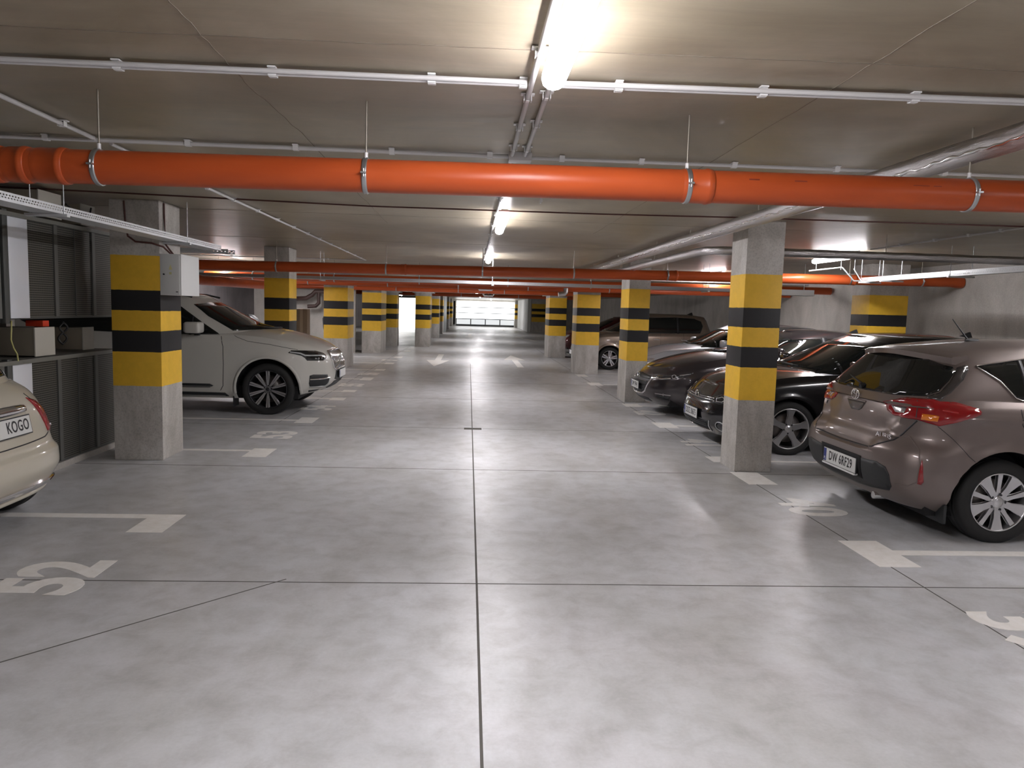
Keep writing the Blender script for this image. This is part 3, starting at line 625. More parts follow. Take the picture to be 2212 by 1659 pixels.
# things by the left back wall
struct(MB().box(XL, -4.9, 8.25, 8.4, 0, ZC).build('wall_left_stub', M['wall']))
t = empty('cardboard_box', (-4.6, 21.5, 0), 0, 'tall brown cardboard box standing beyond the white SUV bonnet', 'box')
MB().box(-.30, .02, 0, .4, 0, 1.42).build('carton', M['card'], t, bevel=.006)
MB().box(-.18, -.10, -.003, 0, .3, 1.42).build('tape', mat('packing_tape', (.30, .22, .14), .3), t)
tag(MB().box(-5.35, -4.92, 21.4, 21.7, 0, 1.45).build('dark_panel', mat('dark_board', (.03, .018, .015), .6), None), 'dark brown board standing left of the cardboard box', 'board')
t = empty('folded_parasol', (-4.1, 21.9, 0), 0, 'dark folded parasol leaning against the wall by the pillar', 'parasol')
MB().tube([(.12, 0, .05), (.02, .05, .5), (-.06, .1, .9), (-.09, .12, 1.15), (-.02, .14, 1.38)], [.02, .045, .07, .065, .03], 12).build('canopy', M['black_pl'], t)
MB().tube([(.22, 0, 0), (-.02, .14, 1.0)], .012, 8).build('pole', M['black_pl'], t)
struct(MB().box(-7.0, -3.75, 24.9, 25.05, 0, ZL).build('wall_left_partition', M['wall']))
t = empty('rubbish_bag', (-6.6, 20.6, 0), 0, 'pile of dark bags behind the white SUV windscreen', 'bag')
def blob(c, r, n=14, seed=1, flat=.8):
    rg = random.Random(seed); vs = []; fs = []
    for i in range(n+1):
        for j in range(n*2):
            a = math.pi*i/n; b = math.pi*j/n; q = 1+.13*math.sin(3*b+seed)*math.sin(2*a)+rg.uniform(-.03, .03)*math.sin(a)
            vs.append((c[0]+r*q*math.sin(a)*math.cos(b), c[1]+r*q*math.sin(a)*math.sin(b), c[2]+r*flat*q*math.cos(a)))
    for i in range(n):
        for j in range(n*2): fs.append((i*2*n+j, i*2*n+(j+1) % (2*n), (i+1)*2*n+(j+1) % (2*n), (i+1)*2*n+j))
    return MB().add(vs, fs, 0, True)
blob((0, 0, .5), .42, seed=2, flat=1.15).build('bag', M['black_pl'], t); blob((.6, .1, .62), .42, seed=5, flat=1.45).build('bag', M['black_pl'], t)
# ================================================================ CAR BUILDER
def pchip(xs, ys, x):
    xs = np.asarray(xs, float); ys = np.asarray(ys, float); x = np.clip(np.asarray(x, float), xs[0], xs[-1])
    h = np.diff(xs); d = np.diff(ys)/h; m = np.zeros_like(xs)
    m[0] = d[0]; m[-1] = d[-1]
    for i in range(1, len(xs)-1):
        if d[i-1]*d[i] > 0:
            w1 = 2*h[i]+h[i-1]; w2 = h[i]+2*h[i-1]; m[i] = (w1+w2)/(w1/d[i-1]+w2/d[i])
    k = np.clip(np.searchsorted(xs, x, side='right')-1, 0, len(xs)-2); t = (x-xs[k])/h[k]
    return ((2*t**3-3*t**2+1)*ys[k]+(t**3-2*t**2+t)*h[k]*m[k]+(-2*t**3+3*t**2)*ys[k+1]+(t**3-t**2)*h[k]*m[k+1])
def curve(pts): a = [p[0] for p in pts]; b = [p[1] for p in pts]; return lambda x: pchip(a, b, x)
def plan(xr, xf, hw, ar, af, nr, nf, n_end=22, n_side=90):
    def arc(a, n, K):
        th = np.linspace(0, math.pi/2, 400); x = a*(1-np.cos(th)**(2/n)); y = hw*np.sin(th)**(2/n)
        s = np.concatenate([[0], np.cumsum(np.hypot(np.diff(x), np.diff(y)))]); q = np.linspace(0, s[-1], K)
        return np.interp(q, s, x), np.interp(q, s, y)
    rx, ry = arc(ar, nr, n_end); fx, fy = arc(af, nf, n_end)
    sx = np.linspace(xr+ar, xf-af, n_side)[1:-1]
    return np.concatenate([xr+rx, sx, (xf-fx)[::-1]]), np.concatenate([ry, np.full(len(sx), hw), fy[::-1]])
def shell(sp, disp=None, nlev=46, ncap=9, closed_bottom=True):
    """one half surface from stacked plan curves, mirrored into a closed shell"""
    lv = sp['levels']; T = [l[0] for l in lv]
    g = lambda k: pchip(T, [l[k] for l in lv], np.array([t]))[0]
    zb, zt, cr = curve(sp['zb']), curve(sp['zt']), curve(sp['crown'])
    rows = []; ts = np.linspace(0, 1, nlev)
    if 'tset' in sp: ts = np.unique(np.concatenate([ts, sp['tset']]))
    def row(t):
        xr, xf, hw = (pchip(T, [l[k] for l in lv], np.array([t]))[0] for k in (1, 2, 3))
        ar = sp['ar'](t) if callable(sp['ar']) else sp['ar']; af = sp['af'](t) if callable(sp['af']) else sp['af']
        cv = lambda q: q(t) if callable(q) else q
        x, y = plan(xr, xf, hw, ar, af, cv(sp['nr']), cv(sp['nf']))
        if 'taper' in sp: y = y*curve(sp['taper'])(x)
        z = zb(x)+t*(zt(x)-zb(x)); return x, y, z
    x, y, z = row(0)
    for s in np.linspace(0, 1, 5)[:-1]: rows.append(np.stack([x, y*s, z], 1))
    for t in ts: x, y, z = row(t); rows.append(np.stack([x, y, z], 1))
    hwm = y.max()
    for s in np.linspace(1, 0, ncap)[1:]:
        loc = (y/hwm)**2 if 'capflat' not in sp else (y/hwm)**.5
        rows.append(np.stack([x, y*s, z+cr(x)*loc*(1-s**sp.get('cpow', 2.4))], 1))
    P = np.array(rows)
    if disp is not None: P = disp(P)
    nr_, nc = P.shape[:2]; V = P.reshape(-1, 3); m_ = MB()
    fs = [(i*nc+j, i*nc+j+1, (i+1)*nc+j+1, (i+1)*nc+j) for i in range(nr_-1) for j in range(nc-1)]
    m_.add(V.tolist(), fs, 0, True); V2 = V.copy(); V2[:, 1] *= -1
    m_.add(V2.tolist(), [tuple(reversed(f)) for f in fs], 0, True)
    return m_
def finish_shell(m_, name, mats, parent, cuts=None, arch=None):
    o = m_.build(name, mats, parent); me = o.data
    bm = bmesh.new(); bm.from_mesh(me)
    bmesh.ops.remove_doubles(bm, verts=bm.verts, dist=2e-4); bmesh.ops.dissolve_degenerate(bm, dist=1e-4, edges=bm.edges)
    bmesh.ops.recalc_face_normals(bm, faces=bm.faces); bm.to_mesh(me); bm.free()
    if cuts:
        tmp = []
        for (x, z, r, y0, y1) in cuts:
            for s in (-1, 1):
                c = MB(); ya, yb = (y0, y1) if s > 0 else (-y1, -y0)
                n = 64; vs = [(x+r*math.cos(2*math.pi*i/n), ya, z+r*math.sin(2*math.pi*i/n)) for i in range(n)]+[(x+r*math.cos(2*math.pi*i/n), yb, z+r*math.sin(2*math.pi*i/n)) for i in range(n)]
                c.add(vs, [tuple(range(n)), tuple(range(2*n-1, n-1, -1))]+[(i, (i+1) % n, n+(i+1) % n, n+i) for i in range(n)], 0)
                co = c.build('cut', mats, parent); tmp.append(co)
                md = o.modifiers.new('b', 'BOOLEAN'); md.operation = 'DIFFERENCE'; md.solver = 'EXACT'; md.object = co
        dg = bpy.context.evaluated_depsgraph_get(); dg.update()
        nm = bpy.data.meshes.new_from_object(o.evaluated_get(dg)); o.modifiers.clear(); o.data = nm
        for co in tmp: bpy.data.objects.remove(co)
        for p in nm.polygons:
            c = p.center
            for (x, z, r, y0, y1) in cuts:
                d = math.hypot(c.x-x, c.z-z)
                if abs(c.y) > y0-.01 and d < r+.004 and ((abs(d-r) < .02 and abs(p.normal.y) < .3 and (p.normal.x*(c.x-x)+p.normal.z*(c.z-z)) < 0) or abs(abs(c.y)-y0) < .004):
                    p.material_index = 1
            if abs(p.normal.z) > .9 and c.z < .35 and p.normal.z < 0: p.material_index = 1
    me = o.data; me.polygons.foreach_set('use_smooth', [True]*len(me.polygons)); me.set_sharp_from_angle(angle=R(38)); return o
def bvh_of(objs):
    vs = []; fs = []
    for o in objs:
        b = len(vs); vs += [v.co.copy() for v in o.data.vertices]; fs += [[b+i for i in p.vertices] for p in o.data.polygons]
    return BVHTree.FromPolygons(vs, fs)
class Skin:
    """lays thin real-thickness parts on the body surface"""
    def __init__(s, bvh, root, L_): s.b = bvh; s.r = root; s.L = L_
    def frm(s, view):
        if view == 'rear': return Vector((-3, 0, 0)), Vector((1, 0, 0)), Vector((0, 1, 0)), Vector((0, 0, 1))
        if view == 'front': return Vector((s.L+3, 0, 0)), Vector((-1, 0, 0)), Vector((0, 1, 0)), Vector((0, 0, 1))
        if view == 'left': return Vector((0, 4, 0)), Vector((0, -1, 0)), Vector((1, 0, 0)), Vector((0, 0, 1))
        if view == 'right': return Vector((0, -4, 0)), Vector((0, 1, 0)), Vector((1, 0, 0)), Vector((0, 0, 1))
        if view == 'top': return Vector((0, 0, 4)), Vector((0, 0, -1)), Vector((1, 0, 0)), Vector((0, 1, 0))
        x, y, a = view   # custom: point (x, y), looking along angle a
        d = Vector((math.cos(a), math.sin(a), 0)); return Vector((x, y, 0))-12*d, d, Vector((-d.y, d.x, 0)), Vector((0, 0, 1))
    def hit(s, view, u, v):
        O, D, U, V = s.frm(view); o = O+u*U+v*V; h, n, i, d = s.b.ray_cast(o, D, 30)
        if h is None:
            h, n, i, d = s.b.find_nearest(o+D*(8.5 if not isinstance(view, str) else 3.0))
        if n.dot(D) > 0: n = -n
        return h, n
    def patch(s, name, view, poly, off, mt, thick=.006, step=.035, parent=None, dome=0, smooth_poly=0):
        poly = [tuple(p) for p in poly]
        if smooth_poly: poly = chaikin(poly, smooth_poly)
        den = []
        for i, p in enumerate(poly):
            q = poly[(i+1) % len(poly)]; L_ = math.hypot(q[0]-p[0], q[1]-p[1]); K = max(1, int(math.ceil(L_/step)))
            for k_ in range(K): den.append((p[0]+(q[0]-p[0])*k_/K, p[1]+(q[1]-p[1])*k_/K))
        n = len(den); pts = list(den); xs = [p[0] for p in den]; ys = [p[1] for p in den]
        def inside(x, y):
            c = False
            for i in range(n):
                x1, y1 = den[i]; x2, y2 = den[i-1]
                if (y1 > y) != (y2 > y) and x < (x2-x1)*(y-y1)/(y2-y1)+x1: c = not c
            return c
        def edist(x, y): return min(math.hypot(x-a, y-b) for a, b in den)
        gx = min(xs)+step*.5
        while gx < max(xs):
            gy = min(ys)+step*.5
            while gy < max(ys):
                if inside(gx, gy) and edist(gx, gy) > step*.45: pts.append((gx, gy))
                gy += step
            gx += step
        V_, E_, F_, *_r = delaunay_2d_cdt([Vector(p) for p in pts], [(i, (i+1) % n) for i in range(n)], [list(range(n))], 1, 1e-6)
        top = []; bot = []
        for p in V_:
            h, nn = s.hit(view, p.x, p.y); e = min(1, edist(p.x, p.y)/.04) if dome else 0
            top.append(h+nn*(off+dome*math.sin(e*math.pi/2))); bot.append(h+nn*(off-thick))
        m_ = MB(); K = len(V_); m_.add(top, F_, 0, True)
        cnt = {}
        for f in F_:
            for i in range(len(f)):
                a, b = f[i], f[(i+1) % len(f)]; cnt[(a, b)] = 1
        rim = [(a, b) for (a, b) in cnt if (b, a) not in cnt]
        m_.v += [tuple(b) for b in bot]; 
        for (a, b) in rim: m_.f.append([b, a, K+a, K+b]); m_.m.append(0); m_.sm.append(False)
        for f in F_: m_.f.append([K+i for i in reversed(f)]); m_.m.append(0); m_.sm.append(False)
        o = m_.build(name, mt, parent or s.r); return o
    def seam(s, name, view, pts, w_, mt, off=.0012, closed=False, parent=None, step=.03, h=.003):
        q = []
        P = list(pts)+([pts[0]] if closed else [])
        for i in range(len(P)-1):
            L_ = math.hypot(P[i+1][0]-P[i][0], P[i+1][1]-P[i][1]); K = max(1, int(L_/step))
            for k_ in range(K): q.append((P[i][0]+(P[i+1][0]-P[i][0])*k_/K, P[i][1]+(P[i+1][1]-P[i][1])*k_/K))
        if not closed: q.append(P[-1])
        H = [s.hit(view, *p) for p in q]; K = len(H); vs = []
        for i, (c, n) in enumerate(H):
            a = H[(i+1) % K][0] if closed or i < K-1 else c; b = H[i-1][0] if closed or i > 0 else c
            t = (a-b).normalized() if (a-b).length > 1e-6 else Vector((1, 0, 0)); sd = t.cross(n).normalized()*w_/2
            vs += [c+n*off-sd, c+n*off+sd, c-n*h+sd, c-n*h-sd]
        fs = []
        for i in range(K if closed else K-1):
            j = (i+1) % K
            for k_ in range(4): fs.append((i*4+k_, i*4+(k_+1) % 4, j*4+(k_+1) % 4, j*4+k_))
        m_ = MB().add(vs, fs, 0, True)
        return m_.build(name, mt, parent or s.r)
    def bead(s, name, view, pts, r, mt, closed=False, parent=None, step=.03, off=0, n=8):
        q = []; P = list(pts)+([pts[0]] if closed else [])
        for i in range(len(P)-1):
            L_ = math.hypot(P[i+1][0]-P[i][0], P[i+1][1]-P[i][1]); K = max(1, int(L_/step))
            for k_ in range(K): q.append((P[i][0]+(P[i+1][0]-P[i][0])*k_/K, P[i][1]+(P[i+1][1]-P[i][1])*k_/K))
        if not closed: q.append(P[-1])
        H = [s.hit(view, *p) for p in q]
        return MB().tube([h+n_*off for h, n_ in H], r, n, closed=closed).build(name, mt, parent or s.r)
def uv_of(view, pts):
    if view in ('rear', 'front'): return [(p[1], p[2]) for p in pts]
    if view in ('left', 'right'): return [(p[0], p[2]) for p in pts]
    if view == 'top': return [(p[0], p[1]) for p in pts]
    a = view[2]; return [((p[0]-view[0])*-math.sin(a)+(p[1]-view[1])*math.cos(a), p[2]) for p in pts]
def mir(view): return {'left': 'right', 'right': 'left'}.get(view, view) if isinstance(view, str) else (view[0], -view[1], -view[2])
def both(sk, fn, name, view, pts, *a, sides=(1, 2), **k):
    """run a Skin method on 3-D guide points (right-hand side, y < 0) and mirrored on the left"""
    r_ = []
    if 1 in sides: r_.append(getattr(sk, fn)(name, view, uv_of(view, pts), *a, **k))
    if 2 in sides:
        v2 = mir(view); r_.append(getattr(sk, fn)(name, v2, uv_of(v2, [(p[0], -p[1], p[2]) for p in pts]), *a, **k))
    return r_
def chaikin(poly, it=1):
    for _ in range(it):
        q = []
        for i, p in enumerate(poly):
            r_ = poly[(i+1) % len(poly)]; q += [(p[0]*.78+r_[0]*.22, p[1]*.78+r_[1]*.22), (p[0]*.22+r_[0]*.78, p[1]*.22+r_[1]*.78)]
        poly = q
    return poly
def wheel(root, x, y, side, Rt, Rr, w_, style, rimmat, name='wheel', phase=0):
    """tyre part with an alloy rim below it; side = +1 outward is +y"""
    t_ = MB(); h = w_/2
    pr = [(Rr*.98, h*.78), (Rr+.012, h*.92), (Rr+.02, h*.97), ((Rt+Rr)/2, h*1.0), (Rt-.03, h*.97), (Rt-.012, h*.86), (Rt-.003, h*.7), (Rt, h*.4), (Rt, h*.385), (Rt-.006, h*.38), (Rt-.006, h*.34), (Rt, h*.335), (Rt, .012), (Rt-.006, .01), (Rt-.006, -.01), (Rt, -.012), (Rt, -h*.7), (Rt-.012, -h*.86), (Rr+.02, -h*.97), (Rr*.98, -h*.78)]
    t_.lathe(pr, 72, close=True)
    wh = t_.build(name, M['rubber'], root); wh.location = (x, y, Rt-.006)
    if side < 0: wh.rotation_euler = (0, 0, math.pi)
    m_ = MB()
    # barrel, lip and back disc
    m_.lathe([(Rr*1.0, h*.80), (Rr*1.015, h*.86), (Rr*1.01, h*.90), (Rr*.975, h*.90), (Rr*.955, h*.80), (Rr*.93, h*.5), (Rr*.9, -h*.6), (Rr*.98, -h*.7)], 72)
    rim = m_.build('alloy_rim', rimmat, wh)
    def tr(u, v, d): return (u, d, v)
    def spoke(poly, a, y0, y1, drop=0.0):
        ca, sa = math.cos(a), math.sin(a); n = len(poly); vs = []
        for yy in (y1, y0):
            for (r_, tt) in poly:
                k_ = max(0, 1-r_/Rr); vs.append((ca*r_-sa*tt, yy-drop*k_, sa*r_+ca*tt))
        return vs, [tuple(range(n)), tuple(range(2*n-1, n-1, -1))]+[(i, (i+1) % n, n+(i+1) % n, n+i) for i in range(n)]
    S = MB(); B = MB(); yo = h*.86
    for sp_ in style['spokes']:
        n = style['n']
        for i in range(n):
            a = phase+2*math.pi*(i+sp_.get('ph', 0))/n
            v, f = spoke([(r_*Rr, t_*Rr) for r_, t_ in sp_['poly']], a, yo-sp_.get('d', .03)-sp_.get('in', 0), yo-sp_.get('in', 0), style.get('drop', .03))
            (S if not sp_.get('black') else B).add(v, f)
    o = S.build('spokes', style.get('mat', rimmat), wh, bevel=.0035, seg=2)
    if B.v: B.build('spoke_inset', M['alloy_dark'], wh)
    dr = style.get('drop', .03)
    m_ = MB(); hr = style.get('hub', .2)*Rr; m_.lathe([(0, yo-dr+.006), (hr*.5, yo-dr+.006), (hr*.9, yo-dr+.002), (hr, yo-dr-.01), (hr, yo-dr-.035)], 32)
    m_.build('hub', style.get('mat', rimmat), wh)
    m_ = MB(); 
    for i in range(5):
        a = phase+style.get('bolt', .3)+2*math.pi*i/5; c = (math.cos(a)*.057, math.sin(a)*.057)
        m_.tube([(c[0], yo-dr-.012, c[1]), (c[0], yo-dr+.0045, c[1])], .0115, 10)
    m_.build('bolt', M['alloy_dark'] if style.get('bolts', 1) else M['chrome'], wh)
    MB().lathe([(0, yo-dr+.008), (.022, yo-dr+.008), (.028, yo-dr+.004)], 24).build('hub_cap', style.get('cap', rimmat), wh)
    MB().lathe([(.06, 0.0), (Rr*.72, 0.0), (Rr*.72, -.02), (.06, -.02)], 40).build('brake_disc', M['brake'], wh)
    MB().lathe([(0, -h*.4), (Rr*.9, -h*.4), (Rr*.9, -h*.5), (0, -h*.5)], 40).build('rim_back', M['dark'], wh)
    return wh
def plate_obj(root, pos, facing, s, label=None, eu=True, sx=.74, plain=False):
    """number plate: facing = outward unit x direction (+1/-1)"""
    t = MB().box(-.006, 0, -.262, .262, -.058, .058).build('number_plate', M['plate'], root, bevel=.002)
    m4 = Matrix.Translation(pos) @ (Matrix.Rotation(math.pi, 4, 'Z') if facing > 0 else Matrix())
    t.matrix_local = m4
    # local -x is outward
    MB().box(-.003, .004, -.270, .270, -.066, .066).build('plate_frame', M['black_pl'], t)
    MB().box(-.0072, -.006, .215, .258, -.052, .052).build('country_band', M['blue'], t)
    text_obj('PL', .032, frame((-.0073, .237, -.030), (0, -1, 0), (0, 0, 1)), 'country_letters', M['plate'], t, .0003)
    if s: text_obj(s, .105, frame((-.0073, -.022, -.001), (0, -1, 0), (0, 0, 1)), 'plate_text', M['ink'], t, .0004, sx, .0012, 1.08)
    return t
# ================================================================ BEIGE HATCHBACK (rear view, right foreground)
def body_pair(sp_low, sp_top, paint, root, cuts, disp=None, dispt=None, name='body'):
    lo = finish_shell(shell(sp_low, disp), name, [paint, M['dark']], root, cuts)
    tp = finish_shell(shell(sp_top, dispt, nlev=34), 'cabin', [paint, M['dark']], root)
    return lo, tp
def flare(P, wheels, r0, amt, wid=.05):
    x, y, z = P[..., 0], P[..., 1], P[..., 2]
    for (wx, wz) in wheels:
        d = np.hypot(x-wx, z-wz)-r0
        P[..., 1] = P[..., 1]+np.where(y > .3, amt*np.exp(-(d/wid)**2)*np.where(d > -wid, 1, .0), 0)
    return P
root = empty('hatchback_car', (3.03, 5.90, 0), 0, 'beige-brown metallic hatchback seen from behind, right foreground, bay 40', 'car')
L_ = 4.25
def dA(P):
    x, y, z = P[..., 0].copy(), P[..., 1].copy(), P[..., 2].copy()
    sm = lambda a, b, q: np.clip((q-a)/(b-a), 0, 1)**2*(3-2*np.clip((q-a)/(b-a), 0, 1))
    # tailgate recess above the bumper ledge
    wy = .60-.20*np.clip((.92-z)/.32, 0, 1)
    m_ = (1-sm(wy-.025, wy+.025, y))*sm(.585, .61, z)*(1-sm(.95, 1.02, z))*(x < .8)
    P[..., 0] = x+.045*m_
    # side crease
    P[..., 1] = P[..., 1]+np.where((y > .5), .012*np.exp(-((z-.90)/.03)**2), 0)
    # corner tuck (vertical reflector recess)
    return flare(P, [(.785, .30), (3.385, .30)], .37, .014, .035)
low = dict(levels=[(0, .14, 4.14, .76), (.12, .05, 4.22, .83), (.3, .01, 4.25, .865), (.5, 0, 4.25, .88), (.58, .02, 4.24, .882), (.66, .06, 4.22, .88), (.8, .075, 4.16, .875), (.92, .10, 4.05, .86), (1, .16, 3.95, .815)],
    zb=[(0, .25), (.4, .20), (3.9, .18), (4.25, .24)], zt=[(0, 1.0), (.6, 1.02), (2.9, .96), (3.3, .94), (3.9, .80), (4.25, .68)],
    crown=[(0, .03), (.5, .03), (3.0, .07), (3.9, .05), (4.25, .02)], ar=.62, af=.75, nr=lambda t: 4.3-1.4*min(1, max(0, (t-.35)/.25)), nf=2.6, tset=[.44, .46, .48, .5, .52, .54, .56, .58])
top = dict(levels=[(0, .12, 3.60, .80), (.25, .20, 3.30, .765), (.5, .285, 3.0, .715), (.75, .37, 2.70, .655), (.9, .42, 2.50, .605), (1, .47, 2.36, .54)],
    zb=[(0, .955), (2.5, .955), (3.6, .93)], zt=[(0, 1.335), (.45, 1.345), (1.2, 1.395), (2.2, 1.405), (3.0, 1.36), (3.6, 1.32)],
    crown=[(.4, .03), (1.2, .05), (2.4, .05)], ar=.42, af=.75, nr=3.6, nf=2.5, capflat=1)
cuts = [(.785, .305, .372, .60, 1.2), (3.385, .305, .372, .60, 1.2)]
lo, tp = body_pair(low, top, M['p_beige'], root, cuts, dA)
MB().box(.3, 3.9, -.74, .74, .17, .24).build('underbody', M['dark'], root)
A_SK = sk = Skin(bvh_of([lo, tp]), root, L_)
DK, BL = M['dark'], M['black_pl']
gl = [(0, .36, 1.028), (.42, .40, 1.283), (.43, .25, 1.306), (.43, 0, 1.312)]
rg = [(0, -.665, 1.035), (0, -.70, 1.075), (0, -.675, 1.15), (0, -.645, 1.215), (0, -.61, 1.247), (0, -.40, 1.296), (0, 0, 1.312), (0, .40, 1.296), (0, .61, 1.247), (0, .645, 1.215), (0, .675, 1.15), (0, .70, 1.075), (0, .665, 1.035), (0, .42, 1.016), (0, 0, 1.012), (0, -.42, 1.016)]
sk.patch('rear_window', 'rear', uv_of('rear', rg), .004, M['glass'], .006)
gg = mat('gloss_grey', (.05, .045, .045), .2, .2, 1)
both(sk, 'patch', 'window_surround', (0, 0, R(30)), [(.278, -.672, 1.03), (.372, -.705, 1.07), (.43, -.69, 1.14), (.50, -.65, 1.21), (.525, -.625, 1.245), (.60, -.63, 1.27), (.60, -.655, 1.235), (.545, -.695, 1.16), (.45, -.725, 1.07), (.37, -.735, 1.018), (.32, -.715, 1.016)], .003, gg, .006, .03)
lampP = [(.130, -.39, .956), (.21, -.564, 1.012), (.31, -.72, 1.018), (.34, -.75, 1.006), (.427, -.774, 1.008), (.461, -.801, .998), (.561, -.847, .970), (.575, -.861, .950), (.565, -.871, .930), (.523, -.871, .912), (.42, -.84, .872), (.311, -.807, .837), (.206, -.708, .867), (.159, -.491, .868), (.151, -.419, .897)]
V = (0, 0, R(42))
for o in both(sk, 'patch', 'tail_lamp', V, lampP, .007, M['red_lens'], .03, .03, dome=.007): tl = o
both(sk, 'patch', 'reversing_lens', V, [(.171, -.449, .934), (.199, -.595, .934), (.18, -.61, .893), (.168, -.51, .893)], .0165, M['clear'], .01, .02)
both(sk, 'patch', 'indicator_lens', V, [(.238, -.724, .908), (.309, -.802, .905), (.300, -.800, .868), (.226, -.731, .873)], .0165, M['amber'], .01, .02)
both(sk, 'seam', 'lamp_split', V, [(.235, -.66, .995), (.215, -.69, .95), (.206, -.705, .882)], .005, M['ink'], .016)
both(sk, 'bead', 'brake_strip', V, [(.34, -.79, .945), (.43, -.83, .935)], .007, M['red_lens2'], off=.012)
sk.patch('bumper_insert', 'rear', [(.30, .512), (.54, .527), (.63, .504), (.655, .45), (.65, .36), (.62, .325), (.43, .305), (.2, .285), (-.2, .285), (-.43, .305), (-.62, .325), (-.65, .36), (-.655, .45), (-.63, .504), (-.54, .527), (-.30, .512)], .004, M['black_pl'], .01)
sk.patch('plate_recess', 'rear', [(.285, .53), (-.355, .53), (-.34, .35), (.285, .35)], .006, M['dark'], .004)
both(sk, 'patch', 'rear_reflector', V, [(.216, -.802, .60), (.230, -.806, .55), (.25, -.80, .44), (.240, -.79, .415), (.222, -.775, .42)], .006, M['red_lens'], .012, .02, dome=.004)
both(sk, 'bead', 'bumper_crease', V, [(.105, -.60, .72), (.16, -.70, .74), (.21, -.77, .66), (.215, -.795, .55), (.215, -.78, .43), (.17, -.74, .39), (.10, -.68, .39)], .006, M['p_beige'], off=-.002)
seamc = M['ink']
both(sk, 'seam', 'bumper_seam', 'right', [(.311, -.8, .834), (.40, -.85, .75), (.50, -.88, .64), (.545, -.89, .60)], .004, seamc)
sk.seam('tailgate_seam', 'rear', [(.56, .855), (.54, .72), (.46, .625), (.36, .607), (0, .600), (-.36, .607), (-.46, .625), (-.60, .70), (-.70, .86)], .012, seamc, .002)
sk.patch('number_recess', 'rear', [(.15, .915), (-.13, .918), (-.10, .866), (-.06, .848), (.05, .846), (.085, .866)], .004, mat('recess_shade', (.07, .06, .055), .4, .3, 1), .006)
sk.bead('handle_lip', 'rear', [(.15, .922), (-.13, .925)], .008, M['p_beige'], off=.002)
plate_obj(root, (.006, -.03, .436), -1, 'DW 6RF29')
MB().box(-.008, .022, -.295, .235, .362, .374).build('plate_holder', M['white_pl'], root)
# oval emblem
def ring(cx, cy, cz, a, b, r, n=40): return MB().tube([(cx, cy+a*math.cos(t), cz+b*math.sin(t)) for t in np.linspace(0, 2*math.pi, n, endpoint=False)], r, 8, closed=True)
h, n_ = sk.hit('rear', .02, .972); ex = h.x-.008
m_ = ring(ex, .02, .972, .058, .041, .0055); m_2 = ring(ex, .02, .974, .017, .036, .0042); m_3 = ring(ex, .02, .990, .040, .014, .0042)
for q in (m_2, m_3): m_.add(q.v, q.f, 0, True)
m_.build('emblem', M['chrome'], root)
h, n_ = sk.hit('rear', -.50, .715); text_obj('AURIS', .05, frame((h.x-.003, -.495, .715), (.10, -1, 0), (0, 0, 1)), 'model_badge', M['chrome'], root, .003, 1.35, .0006)
# spoiler
m_ = MB(); K = 26; vs = []
for i in range(K+1):
    y = -.605+1.21*i/K; e = abs(y)/.605; xr = .375+.12*e**2.2; zt_ = 1.352-.035*e**2; 
    vs += [(.62, y, 1.388-.055*e**2), (xr+.02, y, zt_+.006), (xr, y, zt_-.004), (xr+.006, y, zt_-.05+.01*(1-e)), (xr+.10, y, zt_-.060), (.64, y, zt_-.07)]
m_.add(vs, [(i*6+j, i*6+(j+1) % 6, i*6+6+(j+1) % 6, i*6+6+j) for i in range(K) for j in range(6)], 0, True)
m_.add(vs[:6], [tuple(range(6))]); m_.add(vs[-6:], [tuple(reversed(range(6)))])
sp_ = m_.build('roof_spoiler', M['p_beige'], root); sp_.data.set_sharp_from_angle(angle=R(35))
MB().box(.418, .426, -.07, .07, 1.262, 1.276).build('high_brake_lamp', mat('dull_red', (.16, .10, .10), .3), root)
m_ = MB(); m_.tube([(.165, .02, 1.04), (.19, .05, 1.055), (.245, .34, 1.10)], [.016, .010, .005], 10); m_.tube([(.195, -.0, 1.04), (.25, .36, 1.105)], .004, 6); m_.build('rear_wiper', BL, root)
MB().tube([(.16, .02, 1.035), (.20, .02, 1.045)], .022, 14).build('wiper_pivot', BL, root)
# roof antenna
t_ = MB(); t_.tube([(.95, -.12, 1.425), (.92, -.12, 1.46), (.80, -.12, 1.60)], [.010, .007, .004], 8); t_.tube([(1.02, -.12, 1.425), (.92, -.12, 1.435)], [.022, .012], 12); t_.build('antenna', BL, root)
win = [(.66, 1.262), (.72, 1.275), (1.034, 1.322), (1.5, 1.352), (2.2, 1.35), (2.75, 1.24), (3.22, 1.04), (2.9, 1.02), (1.0, 1.026), (.93, 1.028), (.89, 1.042), (.80, 1.157), (.665, 1.25)]
for v in ('right', 'left'):
    w_ = sk.patch('side_window', v, win, .003, M['glass'], .006)
    sk.bead('window_trim', v, win, .006, mat('satin_trim', (.42, .38, .36), .25, .8), closed=True, parent=w_, off=.003)
    sk.seam('pillar_strip', v, [(.985, 1.03), (.985, 1.31)], .035, M['ink'], .004, parent=w_)
    sk.seam('pillar_strip', v, [(1.95, 1.03), (1.95, 1.35)], .07, M['ink'], .004, parent=w_)
    sk.seam('door_seam', v, [(.905, 1.02), (.875, .97), (.875, .87), (.95, .76), (1.13, .64), (1.18, .5), (1.18, .28), (2.0, .26), (2.02, .5), (2.0, 1.02)], .006, seamc)
    sk.seam('door_seam', v, [(2.02, .28), (3.0, .26), (3.02, .8), (2.95, .98)], .006, seamc)
    sk.patch('door_handle', v, [(1.15, .84), (1.33, .845), (1.33, .87), (1.15, .865)], .02, M['p_beige'], .02)
    sk.patch('sill_trim', v, [(1.2, .24), (2.98, .24), (2.98, .28), (1.2, .28)], .008, BL, .01)
